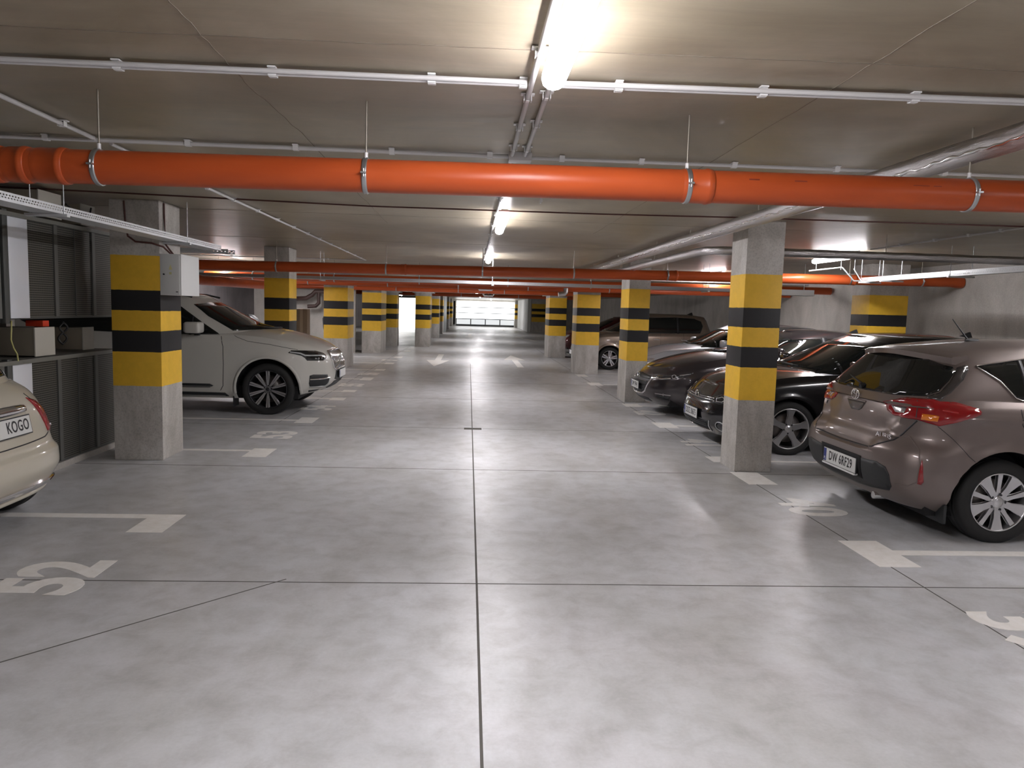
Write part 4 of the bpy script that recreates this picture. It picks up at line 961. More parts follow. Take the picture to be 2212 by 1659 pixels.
both(sk, 'patch', 'headlamp', 'front', [(0, -.40, .66), (0, -.80, .74), (0, -.80, .66), (0, -.42, .60)], .004, M['clear'], .01)
sk.patch('windscreen', 'front', [(-.62, .98), (.62, .98), (.53, 1.33), (-.53, 1.33)], .004, M['glass'], .006)
sk.patch('front_grille', 'front', [(-.4, .35), (.4, .35), (.45, .5), (-.45, .5)], .004, BL, .01)
for s in (-1, 1):
    MB().box(3.0, 3.12, s*.86 if s > 0 else -1.0, 1.0 if s > 0 else s*.86, 1.0, 1.12).build('door_mirror', M['p_beige'], root, bevel=.03, seg=4)
AUR = dict(n=5, hub=.24, drop=.016, bolt=math.pi/2+.63, spokes=[dict(poly=[(.18, -.085), (.55, -.10), (.86, -.17), (.975, -.22), (.975, .22), (.86, .17), (.55, .10), (.18, .085)], d=.03), dict(ph=.5, poly=[(.16, -.07), (.55, -.05), (.97, -.07), (.97, .07), (.55, .05), (.16, .07)], d=.03, **{'in': .008})])
for x in (.785, 3.385):
    for s in (-1, 1): wheel(root, x, s*.755, s, .305, .212, .20, AUR, M['alloy'], phase=-math.pi/2)
MB().box(.385, .41, -.83, -.62, .13, .27).build('mudflap', BL, root, bevel=.008); MB().box(.385, .41, .62, .83, .13, .27).build('mudflap', BL, root, bevel=.008)
MB().tube([(.10, -.40, .235), (.6, -.40, .24)], .028, 14).build('exhaust_pipe', M['chrome'], root)
# ================================================================ OTHER CARS: shells
def car_root(x, y, heading, label): return empty(HN, (x, y, 0), 0 if heading > 0 else math.pi, label, 'car')
def std_flare(axles, r0, amt=.012): return lambda P: flare(P, axles, r0, amt, .035)
# white SUV
HN = 'suv_car'
rX = car_root(-6.91, 11.6, 1, 'white SUV with large black-and-silver wheel behind the nearest left pillar')
lowX = dict(levels=[(0, .25, 4.84, .87), (.12, .08, 4.92, .93), (.3, 0, 4.95, .952), (.7, .03, 4.94, .955), (.88, .1, 4.90, .945), (1, .2, 4.83, .89)],
    zb=[(0, .36), (.6, .26), (3.5, .22), (4.45, .27), (4.95, .37)], zt=[(0, 1.12), (3.0, 1.11), (3.55, 1.115), (3.9, 1.10), (4.5, .995), (4.95, .85)],
    crown=[(0, .03), (3.0, .05), (3.9, .10), (4.7, .07), (4.95, .03)], ar=.5, af=.80, nr=3, nf=3.0, capflat=1)
topX = dict(levels=[(0, .12, 4.08, .87), (.3, .2, 3.80, .83), (.6, .3, 3.47, .775), (.85, .42, 3.17, .71), (1, .5, 2.98, .63)],
    zb=[(0, 1.06), (3.4, 1.06), (4.1, 1.08)], zt=[(0, 1.58), (1.2, 1.66), (2.4, 1.67), (3.1, 1.60), (4.1, 1.47)], crown=[(0, .03), (2, .05), (4, .04)], ar=.4, af=.8, nr=3.5, nf=2.8, capflat=1)
cX = [(4.09, .36, .435, .62, 1.3), (1.1, .36, .435, .62, 1.3)]
loX, tpX = body_pair(lowX, topX, M['p_white'], rX, cX, lambda P: flare(P, [(4.09, .36), (1.1, .36)], .46, .016, .05))
X_SK = Skin(bvh_of([loX, tpX]), rX, 4.95)
# black hatchback
HN = 'hatchback_car'
rG = car_root(6.98, 9.15, -1, 'black hatchback facing the driveway, half hidden by the nearest right pillar')
def golf_low(L_=4.2, dz=0):
    return dict(levels=[(0, .12, L_-.12, .83), (.2, .03, L_-.02, .88), (.45, 0, L_, .893), (.7, .04, L_-.03, .893), (.86, .08, L_-.10, .88), (1, .15, L_-.21, .825)],
    zb=[(0, .25), (.6, .2), (3.4, .18), (L_-.2, .17), (L_, .20)], zt=[(0, .96+dz), (2.8, .93+dz), (3.2, .905+dz), (3.8, .80+dz), (L_, .64+dz)],
    crown=[(0, .02), (2.8, .05), (3.4, .075), (L_-.3, .05), (L_, .02)], ar=.6, af=.66, nr=3, nf=2.7, capflat=1)
def golf_top(s=0, dz=0):
    return dict(levels=[(0, .12, 3.28+s, .80), (.3, .22, 2.96+s, .755), (.6, .32, 2.64+s, .70), (.85, .4, 2.38+s, .64), (1, .45, 2.20+s, .56)],
    zb=[(0, .91), (2.4, .91), (3.3+s, .90)], zt=[(0, 1.29+dz), (.5, 1.33+dz), (1.3, 1.375+dz), (2.1, 1.365+dz), (3.3+s, 1.27+dz)], crown=[(0, .03), (1.3, .045), (3, .04)], ar=.4, af=.72, nr=3.4, nf=2.6, capflat=1)
cG = [(3.31, .30, .36, .62, 1.2), (.735, .30, .36, .62, 1.2)]
loG, tpG = body_pair(golf_low(), golf_top(), M['p_black'], rG, cG, std_flare([(3.31, .3), (.735, .3)], .37))
G_SK = Skin(bvh_of([loG, tpG]), rG, 4.2)
# dark brown hatchback
rZ = car_root(7.16, 11.9, -1, 'dark brown metallic hatchback with winged grille, between the two right pillars')
lowZ = dict(levels=[(0, .12, 4.28, .83), (.2, .03, 4.42, .885), (.45, 0, 4.46, .897), (.68, .04, 4.45, .895), (.86, .1, 4.38, .88), (1, .2, 4.27, .82)],
    zb=[(0, .25), (.6, .2), (3.6, .16), (4.46, .17)], zt=[(0, 1.0), (2.6, .965), (3.1, .945), (3.8, .83), (4.2, .735), (4.46, .66)],
    crown=[(0, .02), (2.8, .05), (3.4, .085), (4.1, .06), (4.46, .02)], ar=.6, af=.8, nr=3, nf=2.35, capflat=1)
topZ = dict(levels=[(0, .25, 3.30, .80), (.3, .4, 2.95, .755), (.6, .6, 2.58, .69), (.85, .75, 2.27, .62), (1, .85, 2.06, .54)],
    zb=[(0, .93), (2.6, .93), (3.3, .92)], zt=[(0, 1.22), (.8, 1.30), (1.6, 1.345), (2.1, 1.34), (3.3, 1.22)], crown=[(0, .03), (1.3, .045), (3, .04)], ar=.5, af=.75, nr=3, nf=2.5, capflat=1)
cZ = [(3.52, .31, .37, .62, 1.2), (.82, .31, .37, .62, 1.2)]
loZ, tpZ = body_pair(lowZ, topZ, M['p_dark'], rZ, cZ, std_flare([(3.52, .31), (.82, .31)], .38))
Z_SK = Skin(bvh_of([loZ, tpZ]), rZ, 4.46)
# silver car
rS = car_root(7.5, 15.15, -1, 'silver-blue car with pale bonnet behind the dark brown hatchback')
cS = [(3.40, .30, .36, .62, 1.2), (.78, .30, .36, .62, 1.2)]
loS, tpS = body_pair(golf_low(4.3), golf_top(.0), M['p_silver'], rS, cS, std_flare([(3.4, .3), (.78, .3)], .37))
S_SK = Skin(bvh_of([loS, tpS]), rS, 4.3)
# bronze people carrier
HN = 'people_carrier_car'
rM = car_root(6.85, 21.2, -1, 'bronze people carrier with five-twin-spoke wheel, far right side')
lowM = dict(levels=[(0, .12, 3.84, .84), (.2, .03, 3.93, .89), (.45, 0, 3.95, .9), (.7, .03, 3.93, .9), (.88, .06, 3.85, .885), (1, .1, 3.75, .84)],
    zb=[(0, .25), (3.4, .19), (3.95, .22)], zt=[(0, 1.06), (2.6, 1.0), (3.1, .98), (3.6, .88), (3.95, .72)], crown=[(0, .02), (2.8, .05), (3.4, .06), (3.95, .02)], ar=.5, af=.6, nr=3, nf=2.6, capflat=1)
topM = dict(levels=[(0, .08, 3.25, .81), (.3, .12, 2.93, .78), (.6, .18, 2.6, .73), (.85, .22, 2.33, .67), (1, .26, 2.1, .6)],
    zb=[(0, .96), (3.25, .96)], zt=[(0, 1.46), (.8, 1.53), (1.9, 1.53), (3.2, 1.42)], crown=[(0, .03), (1.3, .04), (3, .04)], ar=.35, af=.7, nr=3.5, nf=2.6, capflat=1)
cM = [(3.01, .305, .365, .62, 1.2), (.70, .305, .365, .62, 1.2)]
loM, tpM = body_pair(lowM, topM, M['p_bronze'], rM, cM, std_flare([(3.01, .3), (.7, .3)], .375, .016))
M_SK = Skin(bvh_of([loM, tpM]), rM, 3.95)
# dark red car, mostly hidden
HN = 'hatchback_car'
rR = car_root(7.6, 28.3, -1, 'dark red car barely visible between the two far right pillars')
loR, tpR = body_pair(golf_low(4.3), golf_top(), M['p_red'], rR, cS)
R_SK = Skin(bvh_of([loR, tpR]), rR, 4.3)
# cream city car
HN = 'city_car'
rF = car_root(-2.93, 4.96, -1, 'cream white small city car seen from behind, cut by the left frame edge')
lowF = dict(levels=[(0, .13, 3.45, .74), (.12, .05, 3.52, .79), (.26, .00, 3.55, .812), (.38, .005, 3.55, .818), (.44, .04, 3.54, .818), (.6, .065, 3.5, .80), (.8, .10, 3.42, .775), (.92, .15, 3.36, .73), (1, .22, 3.3, .665)],
    zb=[(0, .20), (.5, .17), (3.0, .16), (3.55, .2)], zt=[(0, .96), (.6, .99), (2.3, .96), (3.0, .86), (3.55, .66)], crown=[(0, .03), (2.4, .06), (3.55, .03)], ar=.46, af=.7, nr=lambda t: 4.2-1.0*t, nf=2.4, capflat=1)
topF = dict(levels=[(0, .19, 2.95, .67), (.3, .26, 2.66, .65), (.6, .35, 2.35, .61), (.85, .46, 2.1, .56), (1, .56, 1.95, .49)],
    zb=[(0, .93), (2.95, .93)], zt=[(0, 1.34), (.6, 1.38), (1.3, 1.44), (2, 1.42), (2.9, 1.3)], crown=[(0, .03), (1.3, .05), (3, .04)], ar=.45, af=.7, nr=2.7, nf=2.4, capflat=1)
cF = [(.52, .295, .335, .56, 1.2), (2.9, .295, .345, .56, 1.2)]
loF, tpF = body_pair(lowF, topF, M['p_cream'], rF, cF, std_flare([(.52, .295), (2.9, .295)], .355))
F_SK = Skin(bvh_of([loF, tpF]), rF, 3.55)
for (r_, a, b, w_) in ((rX, .5, 4.5, .86), (rG, .3, 3.9, .76), (rZ, .3, 4.1, .76), (rS, .3, 4, .76), (rM, .3, 3.6, .76), (rR, .3, 4, .76), (rF, .25, 3.3, .66)):
    MB().box(a, b, -w_, w_, .17 if r_ is not rX else .22, .28 if r_ is not rX else .4).build('underbody', M['dark'], r_)
# ================================================================ car details
INK, CH = M['ink'], M['chrome']
def glasshouse(sk, win, ws, pillars, trim=None, rear=None, wsp=None):
    out = []
    for v in ('right', 'left'):
        w_ = sk.patch('side_window', v, win, .003, M['glass'], .006, .05); out.append(w_)
        for (x, z0, z1, wd) in pillars: sk.seam('pillar_strip', v, [(x, z0), (x, z1)], wd, INK, .004, parent=w_)
        if trim: sk.bead('window_trim', v, win, .006, trim, closed=True, parent=w_, off=.002)
    w_ = sk.patch('windscreen', 'front', ws, .004, M['glass'], .006, .05)
    zb = min(p[1] for p in ws)
    for s in (-1, 1):
        sk.bead('wiper', 'front', [(s*.05-.25, zb+.035), (s*.05+.28, zb+.02)], .007, M['black_pl'], off=.012, parent=w_)
    if rear: sk.patch('rear_window', 'rear', rear, .004, M['glass'], .006, .05)
    return w_
def mirrors(root, x, y, z, mt, w_=.19, h=.14, d=.11):
    for s in (-1, 1):
        t = MB().box(x-d/2, x+d/2, s*y if s > 0 else -y-w_, y+w_ if s > 0 else s*y, z, z+h).build('door_mirror', mt, root, bevel=.045, seg=4)
        MB().box(x-.03, x+.03, s*(y-.05) if s > 0 else -y-.03, y+.03 if s > 0 else -y+.05, z-.035, z+.02).build('mirror_foot', M['black_pl'], t)
        MB().box(x-d/2-.002, x-d/2+.004, s*(y+.02) if s > 0 else -y-w_+.02, y+w_-.02 if s > 0 else -(y+.02), z+.02, z+h-.02).build('mirror_glass', M['clear'], t)
def fin(root, x, z, mt, y=0):
    MB().prism([(-.10, 0), (.08, 0), (-.055, .062), (-.075, .066)], -.012, .012, lambda u, v, h: (x+u, y+h*(1-v*8), z+v)).build('roof_fin', mt, root, bevel=.003)
def lips(sk, axles, r, mt, w_=.018):
    for (x, z) in axles:
        for v in ('right', 'left'):
            sk.seam('arch_edge', v, [(x+r*math.cos(a), z+r*math.sin(a)) for a in np.linspace(R(-8), R(188), 34)], w_, mt, .004, h=.02)

# ---- white SUV
sk, root = X_SK, rX
A40 = (4.95, 0, math.pi-R(40)*-1)
VX = (0, 0, R(180)-R(48)); VX = (0, 0, math.pi-R(48))
lamp = [(4.375, -.941, .882), (4.417, -.926, .916), (4.524, -.888, .915), (4.707, -.712, .905), (4.790, -.60, .875), (4.835, -.57, .835), (4.838, -.60, .795), (4.815, -.69, .765), (4.624, -.877, .774), (4.594, -.886, .814), (4.552, -.90, .842), (4.474, -.924, .862)]
both(sk, 'patch', 'headlamp', VX, lamp, .005, mat('headlamp_black', (.012, .013, .015), .08, .2, 1), .012, .025)
both(sk, 'seam', 'daylight_strip', VX, [(4.40, -.93, .893), (4.54, -.90, .875), (4.60, -.88, .846), (4.72, -.76, .842), (4.80, -.63, .838), (4.82, -.60, .83)], .020, mat('lamp_strip', (.42, .43, .44), .25), .008)
for i in range(4): both(sk, 'bead', 'lamp_element', VX, [(4.72+.03*i, -.80+.05*i, .80), (4.725+.03*i, -.79+.05*i, .80)], .011, M['clear'], off=.008, step=.02)
sk.patch('front_grille', 'front', [(-.43, .86), (-.40, .885), (.40, .885), (.43, .86), (.47, .78), (.44, .65), (.38, .62), (-.38, .62), (-.44, .65), (-.47, .78)], .006, mat('grille_grey', (.12, .12, .13), .3, .7), .012)
gb = [(-.43, .86), (-.40, .885), (.40, .885), (.43, .86), (.47, .78), (.44, .65), (.38, .62), (-.38, .62), (-.44, .65), (-.47, .78)]
sk.bead('grille_surround', 'front', gb, .012, CH, closed=True, off=.01)
for i in range(-9, 10): sk.bead('grille_bar', 'front', [(i*.042, .645), (i*.044, .865)], .006, CH, off=.010)
h, n_ = sk.hit('front', 0, .755); MB().tube([(h.x+.014, .065*math.cos(a), .755+.065*math.sin(a)) for a in np.linspace(0, 2*math.pi, 30, endpoint=False)], .010, 8, closed=True).build('emblem', CH, root)
sk.bead('grille_slash', 'front', [(-.40, .645), (0, .755), (.41, .87)], .010, CH, off=.018)
fog = [(4.655, -.857, .56), (4.70, -.83, .575), (4.863, -.63, .565), (4.868, -.61, .52), (4.885, -.59, .50), (4.85, -.575, .40), (4.82, -.60, .383), (4.655, -.834, .392), (4.645, -.857, .45)]
both(sk, 'patch', 'bumper_intake', VX, fog, .004, M['black_pl'], .012, .03)
both(sk, 'bead', 'intake_blade', VX, [(4.66, -.86, .505), (4.80, -.72, .507), (4.885, -.585, .515)], .010, CH, off=.008)
both(sk, 'bead', 'intake_blade', VX, [(4.66, -.855, .40), (4.82, -.60, .395), (4.86, -.58, .43), (4.885, -.58, .50)], .009, M['zinc'], off=.006)
sk.patch('lower_intake', 'front', [(-.50, .36), (-.38, .45), (.38, .45), (.50, .36), (.42, .35), (-.42, .35)], .004, M['black_pl'], .012)
sk.patch('plate_backing', 'front', [(-.34, .60), (.34, .60), (.40, .48), (.3, .46), (-.3, .46), (-.40, .48)], .004, M['black_pl'], .012)
both(sk, 'patch', 'bumper_slot', VX, [(4.66, -.84, .345), (4.80, -.70, .350), (4.77, -.74, .33), (4.67, -.83, .318)], .004, M['black_pl'], .008)
plate_obj(root, (4.972, 0, .543), 1, '')
both(sk, 'seam', 'bumper_seam', VX, [(4.52, -.92, .285), (4.75, -.76, .30), (4.86, -.60, .335)], .005, INK)
lips(sk, [(4.09, .36), (1.1, .36)], .452, M['p_white'], .04)
win = [(.95, 1.13), (1.9, 1.115), (3.43, 1.105), (3.15, 1.28), (2.84, 1.485), (2.64, 1.55), (2.1, 1.585), (1.4, 1.57), (.8, 1.48), (.62, 1.28)]
w_ = glasshouse(sk, win, [(-.76, 1.165), (-.40, 1.185), (.40, 1.185), (.76, 1.165), (.70, 1.36), (.60, 1.52), (.30, 1.55), (-.30, 1.55), (-.60, 1.52), (-.70, 1.36)], [(3.02, 1.10, 1.36, .035), (2.05, 1.1, 1.58, .09)], None, [(-.6, 1.15), (.6, 1.15), (.5, 1.5), (-.5, 1.5)])
for s in ('right', 'left'):
    sk.seam('door_seam', s, [(3.45, 1.09), (3.485, .95), (3.49, .7), (3.48, .40), (3.44, .33)], .008, INK)
    sk.seam('door_seam', s, [(2.02, .34), (2.03, 1.1)], .008, INK)
    sk.seam('bonnet_seam', s, [(3.60, 1.125), (3.66, 1.085), (3.82, 1.03), (4.14, .99), (4.50, .925)], .006, INK)
    sk.patch('sill_trim', s, [(1.6, .375), (3.30, .375), (3.35, .40), (3.30, .425), (1.6, .425)], .012, M['black_pl'], .016)
    sk.bead('sill_chrome', s, [(1.6, .39), (3.32, .39)], .008, mat('satin_chrome', (.5, .5, .5), .3, .9), off=.014)
    sk.patch('lower_sill', s, [(1.6, .25), (3.55, .25), (3.50, .30), (1.6, .315)], .006, M['black_pl'], .012)
    sk.bead('sill_chrome', s, [(1.6, .262), (3.5, .262)], .009, mat('satin_chrome', (.5, .5, .5), .3, .9), off=.012)
    ys = -.60 if s == 'right' else .60
    MB().tube([(2.95, ys, 1.625), (2.75, ys, 1.665), (2.0, ys, 1.70), (1.0, ys, 1.69), (.6, ys*.98, 1.64)], .014, 8).build('roof_rail', M['black_pl'], root)
mirrors(root, 3.13, .93, 1.13, M['p_white'], .24, .155, .21)
MB().box(3.60, 3.62, -.90, -.68, .10, .34).build('mudflap', M['black_pl'], root, bevel=.008); MB().box(3.60, 3.62, .68, .90, .10, .34).build('mudflap', M['black_pl'], root, bevel=.008)
two = M['alloy']
XW = dict(n=10, hub=.13, drop=.02, bolt=.2, mat=two, spokes=[dict(poly=[(.12, -.050), (.5, -.062), (.955, -.075), (.97, .075), (.5, .062), (.12, .050)], d=.03, black=1, **{'in': .004}),
    dict(poly=[(.16, -.030), (.5, -.058), (.955, -.078), (.955, -.030), (.5, -.018), (.30, -.006)], d=.03), dict(poly=[(.16, .030), (.30, .006), (.5, .018), (.955, .030), (.955, .078), (.5, .058)], d=.03)])
for x in (4.09, 1.1):
    for s in (-1, 1): wheel(root, x, s*.835, s, .365, .268, .23, XW, M['alloy_dark'], phase=math.pi/2)

# ---- black hatchback
sk, root = G_SK, rG
VG = (0, 0, math.pi+R(40))      # guide side is y > 0
def lefty(P): return [(p[0], -p[1], p[2]) for p in P]
VF = (0, 0, math.pi-R(38))
hb = mat('lamp_black', (.02, .022, .026), .08, .2, 1)
both(sk, 'patch', 'headlamp', VF, lefty([(4.12, .50, .555), (4.105, .50, .61), (4.05, .60, .655), (3.93, .70, .69), (3.80, .80, .705), (3.84, .82, .65), (3.95, .76, .58), (4.06, .62, .545)]), .004, hb, .01, .025)
both(sk, 'bead', 'lamp_ring', VF, lefty([(4.09, .56, .60), (4.04, .63, .625), (4.0, .68, .60), (4.03, .65, .57), (4.08, .58, .565)]), .006, M['clear'], closed=True, off=.006)
sk.patch('front_grille', 'front', [(-.50, .555), (.50, .555), (.50, .615), (0, .600), (-.50, .615)], .004, M['black_pl'], .01)
for z in (.568, .590): sk.bead('grille_bar', 'front', [(-.50, z+.008), (0, z), (.50, z+.008)], .006, CH, off=.005)
def vring(sk, root, z, r):
    h, n_ = sk.hit('front', 0, z); x = h.x+.006
    m_ = MB().tube([(x, r*math.cos(a), z+r*math.sin(a)) for a in np.linspace(0, 2*math.pi, 36, endpoint=False)], .006, 8, closed=True)
    m_.tube([(x, -r*.55, z+r*.8), (x, 0, z-.02*r), (x, r*.55, z+r*.8)], .004, 6); m_.tube([(x, -r*.95, z+r*.2), (x, -r*.42, z-r*.85), (x, 0, z+r*.1), (x, r*.42, z-r*.85), (x, r*.95, z+r*.2)], .004, 6)
    m_.build('emblem', CH, root)
vring(sk, root, .582, .062)
plate_obj(root, (4.212, .035, .388), 1, 'DDZ 30675')
sk.patch('lower_grille', 'front', [(-.50, .335), (.50, .335), (.44, .215), (-.44, .215)], .004, M['black_pl'], .012)
sk.bead('grille_trim', 'front', [(-.52, .34), (-.46, .210), (.46, .210), (.52, .34)], .007, CH, off=.006)
for z in (.24, .265, .29, .315): sk.bead('grille_bar', 'front', [(-.46, z), (.46, z)], .006, M['black_pl'], off=.008)
for s in (-1, 1):
    sk.bead('fog_lamp_ring', 'front', [(s*.665+.055*math.cos(a), .285+.055*math.sin(a)) for a in np.linspace(0, 2*math.pi, 20, endpoint=False)], .007, M['zinc'], closed=True, off=.006)
    sk.patch('fog_lamp', 'front', [(s*.665+.045*math.cos(a), .285+.045*math.sin(a)) for a in np.linspace(0, 2*math.pi, 16, endpoint=False)], .004, hb, .006, .02)
win = [(.52, 1.0), (1.2, .965), (2.98, .94), (2.7, 1.07), (2.42, 1.20), (2.2, 1.265), (1.6, 1.30), (.9, 1.28), (.62, 1.2)]
glasshouse(sk, win, [(-.71, .97), (-.4, .985), (.4, .985), (.71, .97), (.64, 1.13), (.55, 1.262), (.3, 1.292), (-.3, 1.292), (-.55, 1.262), (-.64, 1.13)], [(1.75, .94, 1.3, .08), (2.68, .94, 1.1, .03)], None, [(-.6, 1.02), (.6, 1.02), (.5, 1.25), (-.5, 1.25)])
mirrors(root, 2.62, .87, .955, M['p_black']); fin(root, .75, 1.385, M['black_pl'])
for s in ('right', 'left'):
    sk.seam('door_seam', s, [(2.86, .93), (2.90, .7), (2.86, .3)], .006, INK); sk.seam('door_seam', s, [(1.74, .28), (1.74, .95)], .006, INK)
    sk.patch('door_handle', s, [(1.95, .80), (2.12, .80), (2.12, .825), (1.95, .825)], .018, M['p_black'], .02)
GW = dict(n=5, hub=.20, drop=.02, bolt=R(36), spokes=[dict(poly=[(.16, -.15), (.30, -.125), (.62, -.105), (.90, -.17), (.98, -.26), (.985, .26), (.90, .17), (.62, .105), (.30, .125), (.16, .15)], d=.035)])
for x in (3.31, .735):
    for s in (-1, 1): wheel(root, x, s*.775, s, .312, .232, .20, GW, M['alloy'], phase=R(95))

# ---- dark brown hatchback
sk, root = Z_SK, rZ
gp = [(-.42, .61), (0, .635), (.42, .61), (.50, .565), (.40, .37), (.30, .325), (-.30, .325), (-.40, .37), (-.50, .565)]
sk.patch('front_grille', 'front', gp, .004, M['black_pl'], .012)
for i in range(5): sk.bead('grille_bar', 'front', [(-.44+.02*i, .565-.045*i), (.44-.02*i, .565-.045*i)], .007, mat('bar_dark', (.03, .03, .032), .3), off=.005)
sk.bead('grille_wing', 'front', [(-.62, .600), (-.505, .575), (-.40, .375), (-.31, .335), (0, .318), (.31, .335), (.40, .375), (.505, .575), (.62, .600)], .014, CH, off=.004)
VZ = (0, 0, math.pi-R(50))
both(sk, 'patch', 'headlamp', VZ, lefty([(4.33, .50, .578), (4.33, .50, .615), (4.20, .66, .640), (4.108, .753, .650), (4.02, .80, .665), (3.80, .873, .705), (3.86, .87, .665), (3.944, .85, .632), (4.063, .805, .598), (4.22, .68, .572)]), .004, mat('lamp_smoke', (.05, .05, .055), .08, .3, 1), .01, .025)
both(sk, 'bead', 'lamp_wing', VZ, lefty([(4.34, .50, .585), (4.22, .67, .585), (4.10, .76, .605)]), .011, CH, off=.006)
both(sk, 'bead', 'lamp_ring', VZ, lefty([(4.06+.022*math.cos(a), .78-.02*math.cos(a), .632+.026*math.sin(a)) for a in np.linspace(0, 2*math.pi, 14, endpoint=False)]), .007, M['clear'], closed=True, off=.006)
both(sk, 'bead', 'lamp_blade', VZ, lefty([(4.0, .83, .655), (3.86, .865, .68)]), .006, M['clear'], off=.006)
both(sk, 'seam', 'fog_strip', VZ, lefty([(4.30, .60, .355), (4.10, .775, .345)]), .014, M['clear'], .004)
both(sk, 'bead', 'fog_lamp', VZ, lefty([(4.19, .70, .350), (4.185, .705, .350)]), .024, M['clear'], step=.01)
both(sk, 'patch', 'fog_recess', VZ, lefty([(4.30, .60, .335), (4.10, .775, .325), (4.12, .75, .27), (4.26, .63, .28)]), .004, M['black_pl'], .01)
sk.patch('lower_grille', 'front', [(-.42, .27), (.42, .27), (.40, .21), (-.40, .21)], .004, M['black_pl'], .01)
h, n_ = sk.hit('front', 0, .57); x = h.x+.012; m_ = MB().tube([(x, .075*math.cos(a), .575+.058*math.sin(a)) for a in np.linspace(0, 2*math.pi, 32, endpoint=False)], .007, 8, closed=True); m_.tube([(x, -.07, .60), (x, -.03, .57), (x, 0, .55), (x, .03, .57), (x, .07, .60)], .007, 8); m_.build('emblem', CH, root)
plate_obj(root, (4.482, 0, .445), 1, 'DW YF441')
win = [(.75, 1.02), (1.4, .975), (3.02, .955), (2.65, 1.09), (2.36, 1.20), (2.05, 1.245), (1.5, 1.265), (1.0, 1.22), (.78, 1.14)]
glasshouse(sk, win, [(-.70, .985), (-.4, 1.0), (.4, 1.0), (.70, .985), (.62, 1.13), (.53, 1.235), (.3, 1.262), (-.3, 1.262), (-.53, 1.235), (-.62, 1.13)], [(1.72, .95, 1.27, .09), (2.6, .95, 1.13, .03)], None, [(-.55, 1.02), (.55, 1.02), (.45, 1.2), (-.45, 1.2)])
mirrors(root, 2.55, .87, .97, M['p_dark']); fin(root, .95, 1.34, M['black_pl'])
for s in ('right', 'left'):
    sk.seam('door_seam', s, [(2.96, .95), (3.02, .7), (2.96, .3)], .006, INK); sk.seam('door_seam', s, [(1.72, .28), (1.72, .95)], .006, INK)
for x in (3.52, .82):
    for s in (-1, 1): wheel(root, x, s*.785, s, .315, .225, .20, GW, M['alloy'], phase=.4)

# ---- silver car
sk, root = S_SK, rS
glasshouse(sk, [(.52, 1.0), (1.2, .965), (2.98, .94), (2.7, 1.07), (2.42, 1.20), (2.2, 1.265), (1.6, 1.30), (.9, 1.28), (.62, 1.2)], [(-.71, .97), (-.4, .985), (.4, .985), (.71, .97), (.64, 1.13), (.55, 1.262), (.3, 1.292), (-.3, 1.292), (-.55, 1.262), (-.64, 1.13)], [(1.75, .94, 1.3, .08), (2.68, .94, 1.1, .03)], None, [(-.6, 1.02), (.6, 1.02), (.5, 1.25), (-.5, 1.25)])
both(sk, 'patch', 'headlamp', VF, lefty([(4.22, .50, .555), (4.205, .50, .61), (4.15, .60, .655), (4.03, .70, .69), (3.90, .80, .705), (3.94, .82, .65), (4.05, .76, .58), (4.16, .62, .545)]), .004, M['clear'], .01, .03)
sk.patch('front_grille', 'front', [(-.45, .45), (.45, .45), (.48, .60), (-.48, .60)], .004, M['black_pl'], .01)
plate_obj(root, (4.312, 0, .40), 1, '')
mirrors(root, 2.62, .87, .955, M['p_silver'])
for s in ('right', 'left'): sk.seam('door_seam', s, [(2.86, .93), (2.90, .7), (2.86, .3)], .006, INK); sk.seam('bonnet_seam', s, [(3.2, .905), (3.7, .84), (4.0, .74)], .006, INK)
MB().tube([(1.55, .0, 1.40), (1.45, 0, 1.42), (1.12, 0, 1.80)], [.008, .006, .003], 8).build('antenna', M['black_pl'], root)
for x in (3.40, .78):
    for s in (-1, 1): wheel(root, x, s*.785, s, .31, .22, .20, GW, M['alloy'], phase=.9)

# ---- bronze people carrier
sk, root = M_SK, rM
win = [(.47, 1.12), (.50, 1.06), (1.9, 1.03), (3.0, 1.04), (2.85, 1.12), (2.55, 1.27), (2.25, 1.40), (1.9, 1.455), (1.2, 1.475), (.66, 1.455), (.46, 1.38), (.42, 1.25)]
glasshouse(sk, win, [(-.72, 1.05), (.72, 1.05), (.68, 1.23), (.58, 1.42), (.3, 1.455), (-.3, 1.455), (-.58, 1.42), (-.68, 1.23)], [(1.96, 1.02, 1.46, .07), (1.12, 1.03, 1.48, .06), (2.62, 1.03, 1.24, .03)], mat('roof_trim', (.12, .11, .10), .3, .8), [(-.6, 1.1), (.6, 1.1), (.55, 1.42), (-.55, 1.42)])
both(sk, 'patch', 'headlamp', VF, lefty([(3.80, .56, .64), (3.79, .56, .70), (3.72, .66, .76), (3.55, .76, .80), (3.5, .80, .76), (3.62, .78, .68), (3.74, .68, .62)]), .004, M['clear'], .01, .03)
sk.patch('front_grille', 'front', [(-.45, .45), (.45, .45), (.48, .62), (-.48, .62)], .004, M['black_pl'], .01)
plate_obj(root, (3.965, 0, .42), 1, '')
mirrors(root, 2.62, .89, 1.02, M['p_bronze']); fin(root, .6, 1.555, M['black_pl'])
for s in ('right', 'left'):
    sk.seam('door_seam', s, [(2.72, 1.0), (2.75, .7), (2.62, .3)], .006, INK); sk.seam('door_seam', s, [(1.62, .28), (1.62, 1.02)], .006, INK); sk.seam('door_seam', s, [(.98, 1.03), (.98, .75)], .006, INK)
    for x in (1.66, .88): sk.patch('door_handle', s, [(x, .85), (x+.17, .85), (x+.17, .88), (x, .88)], .02, CH, .022)
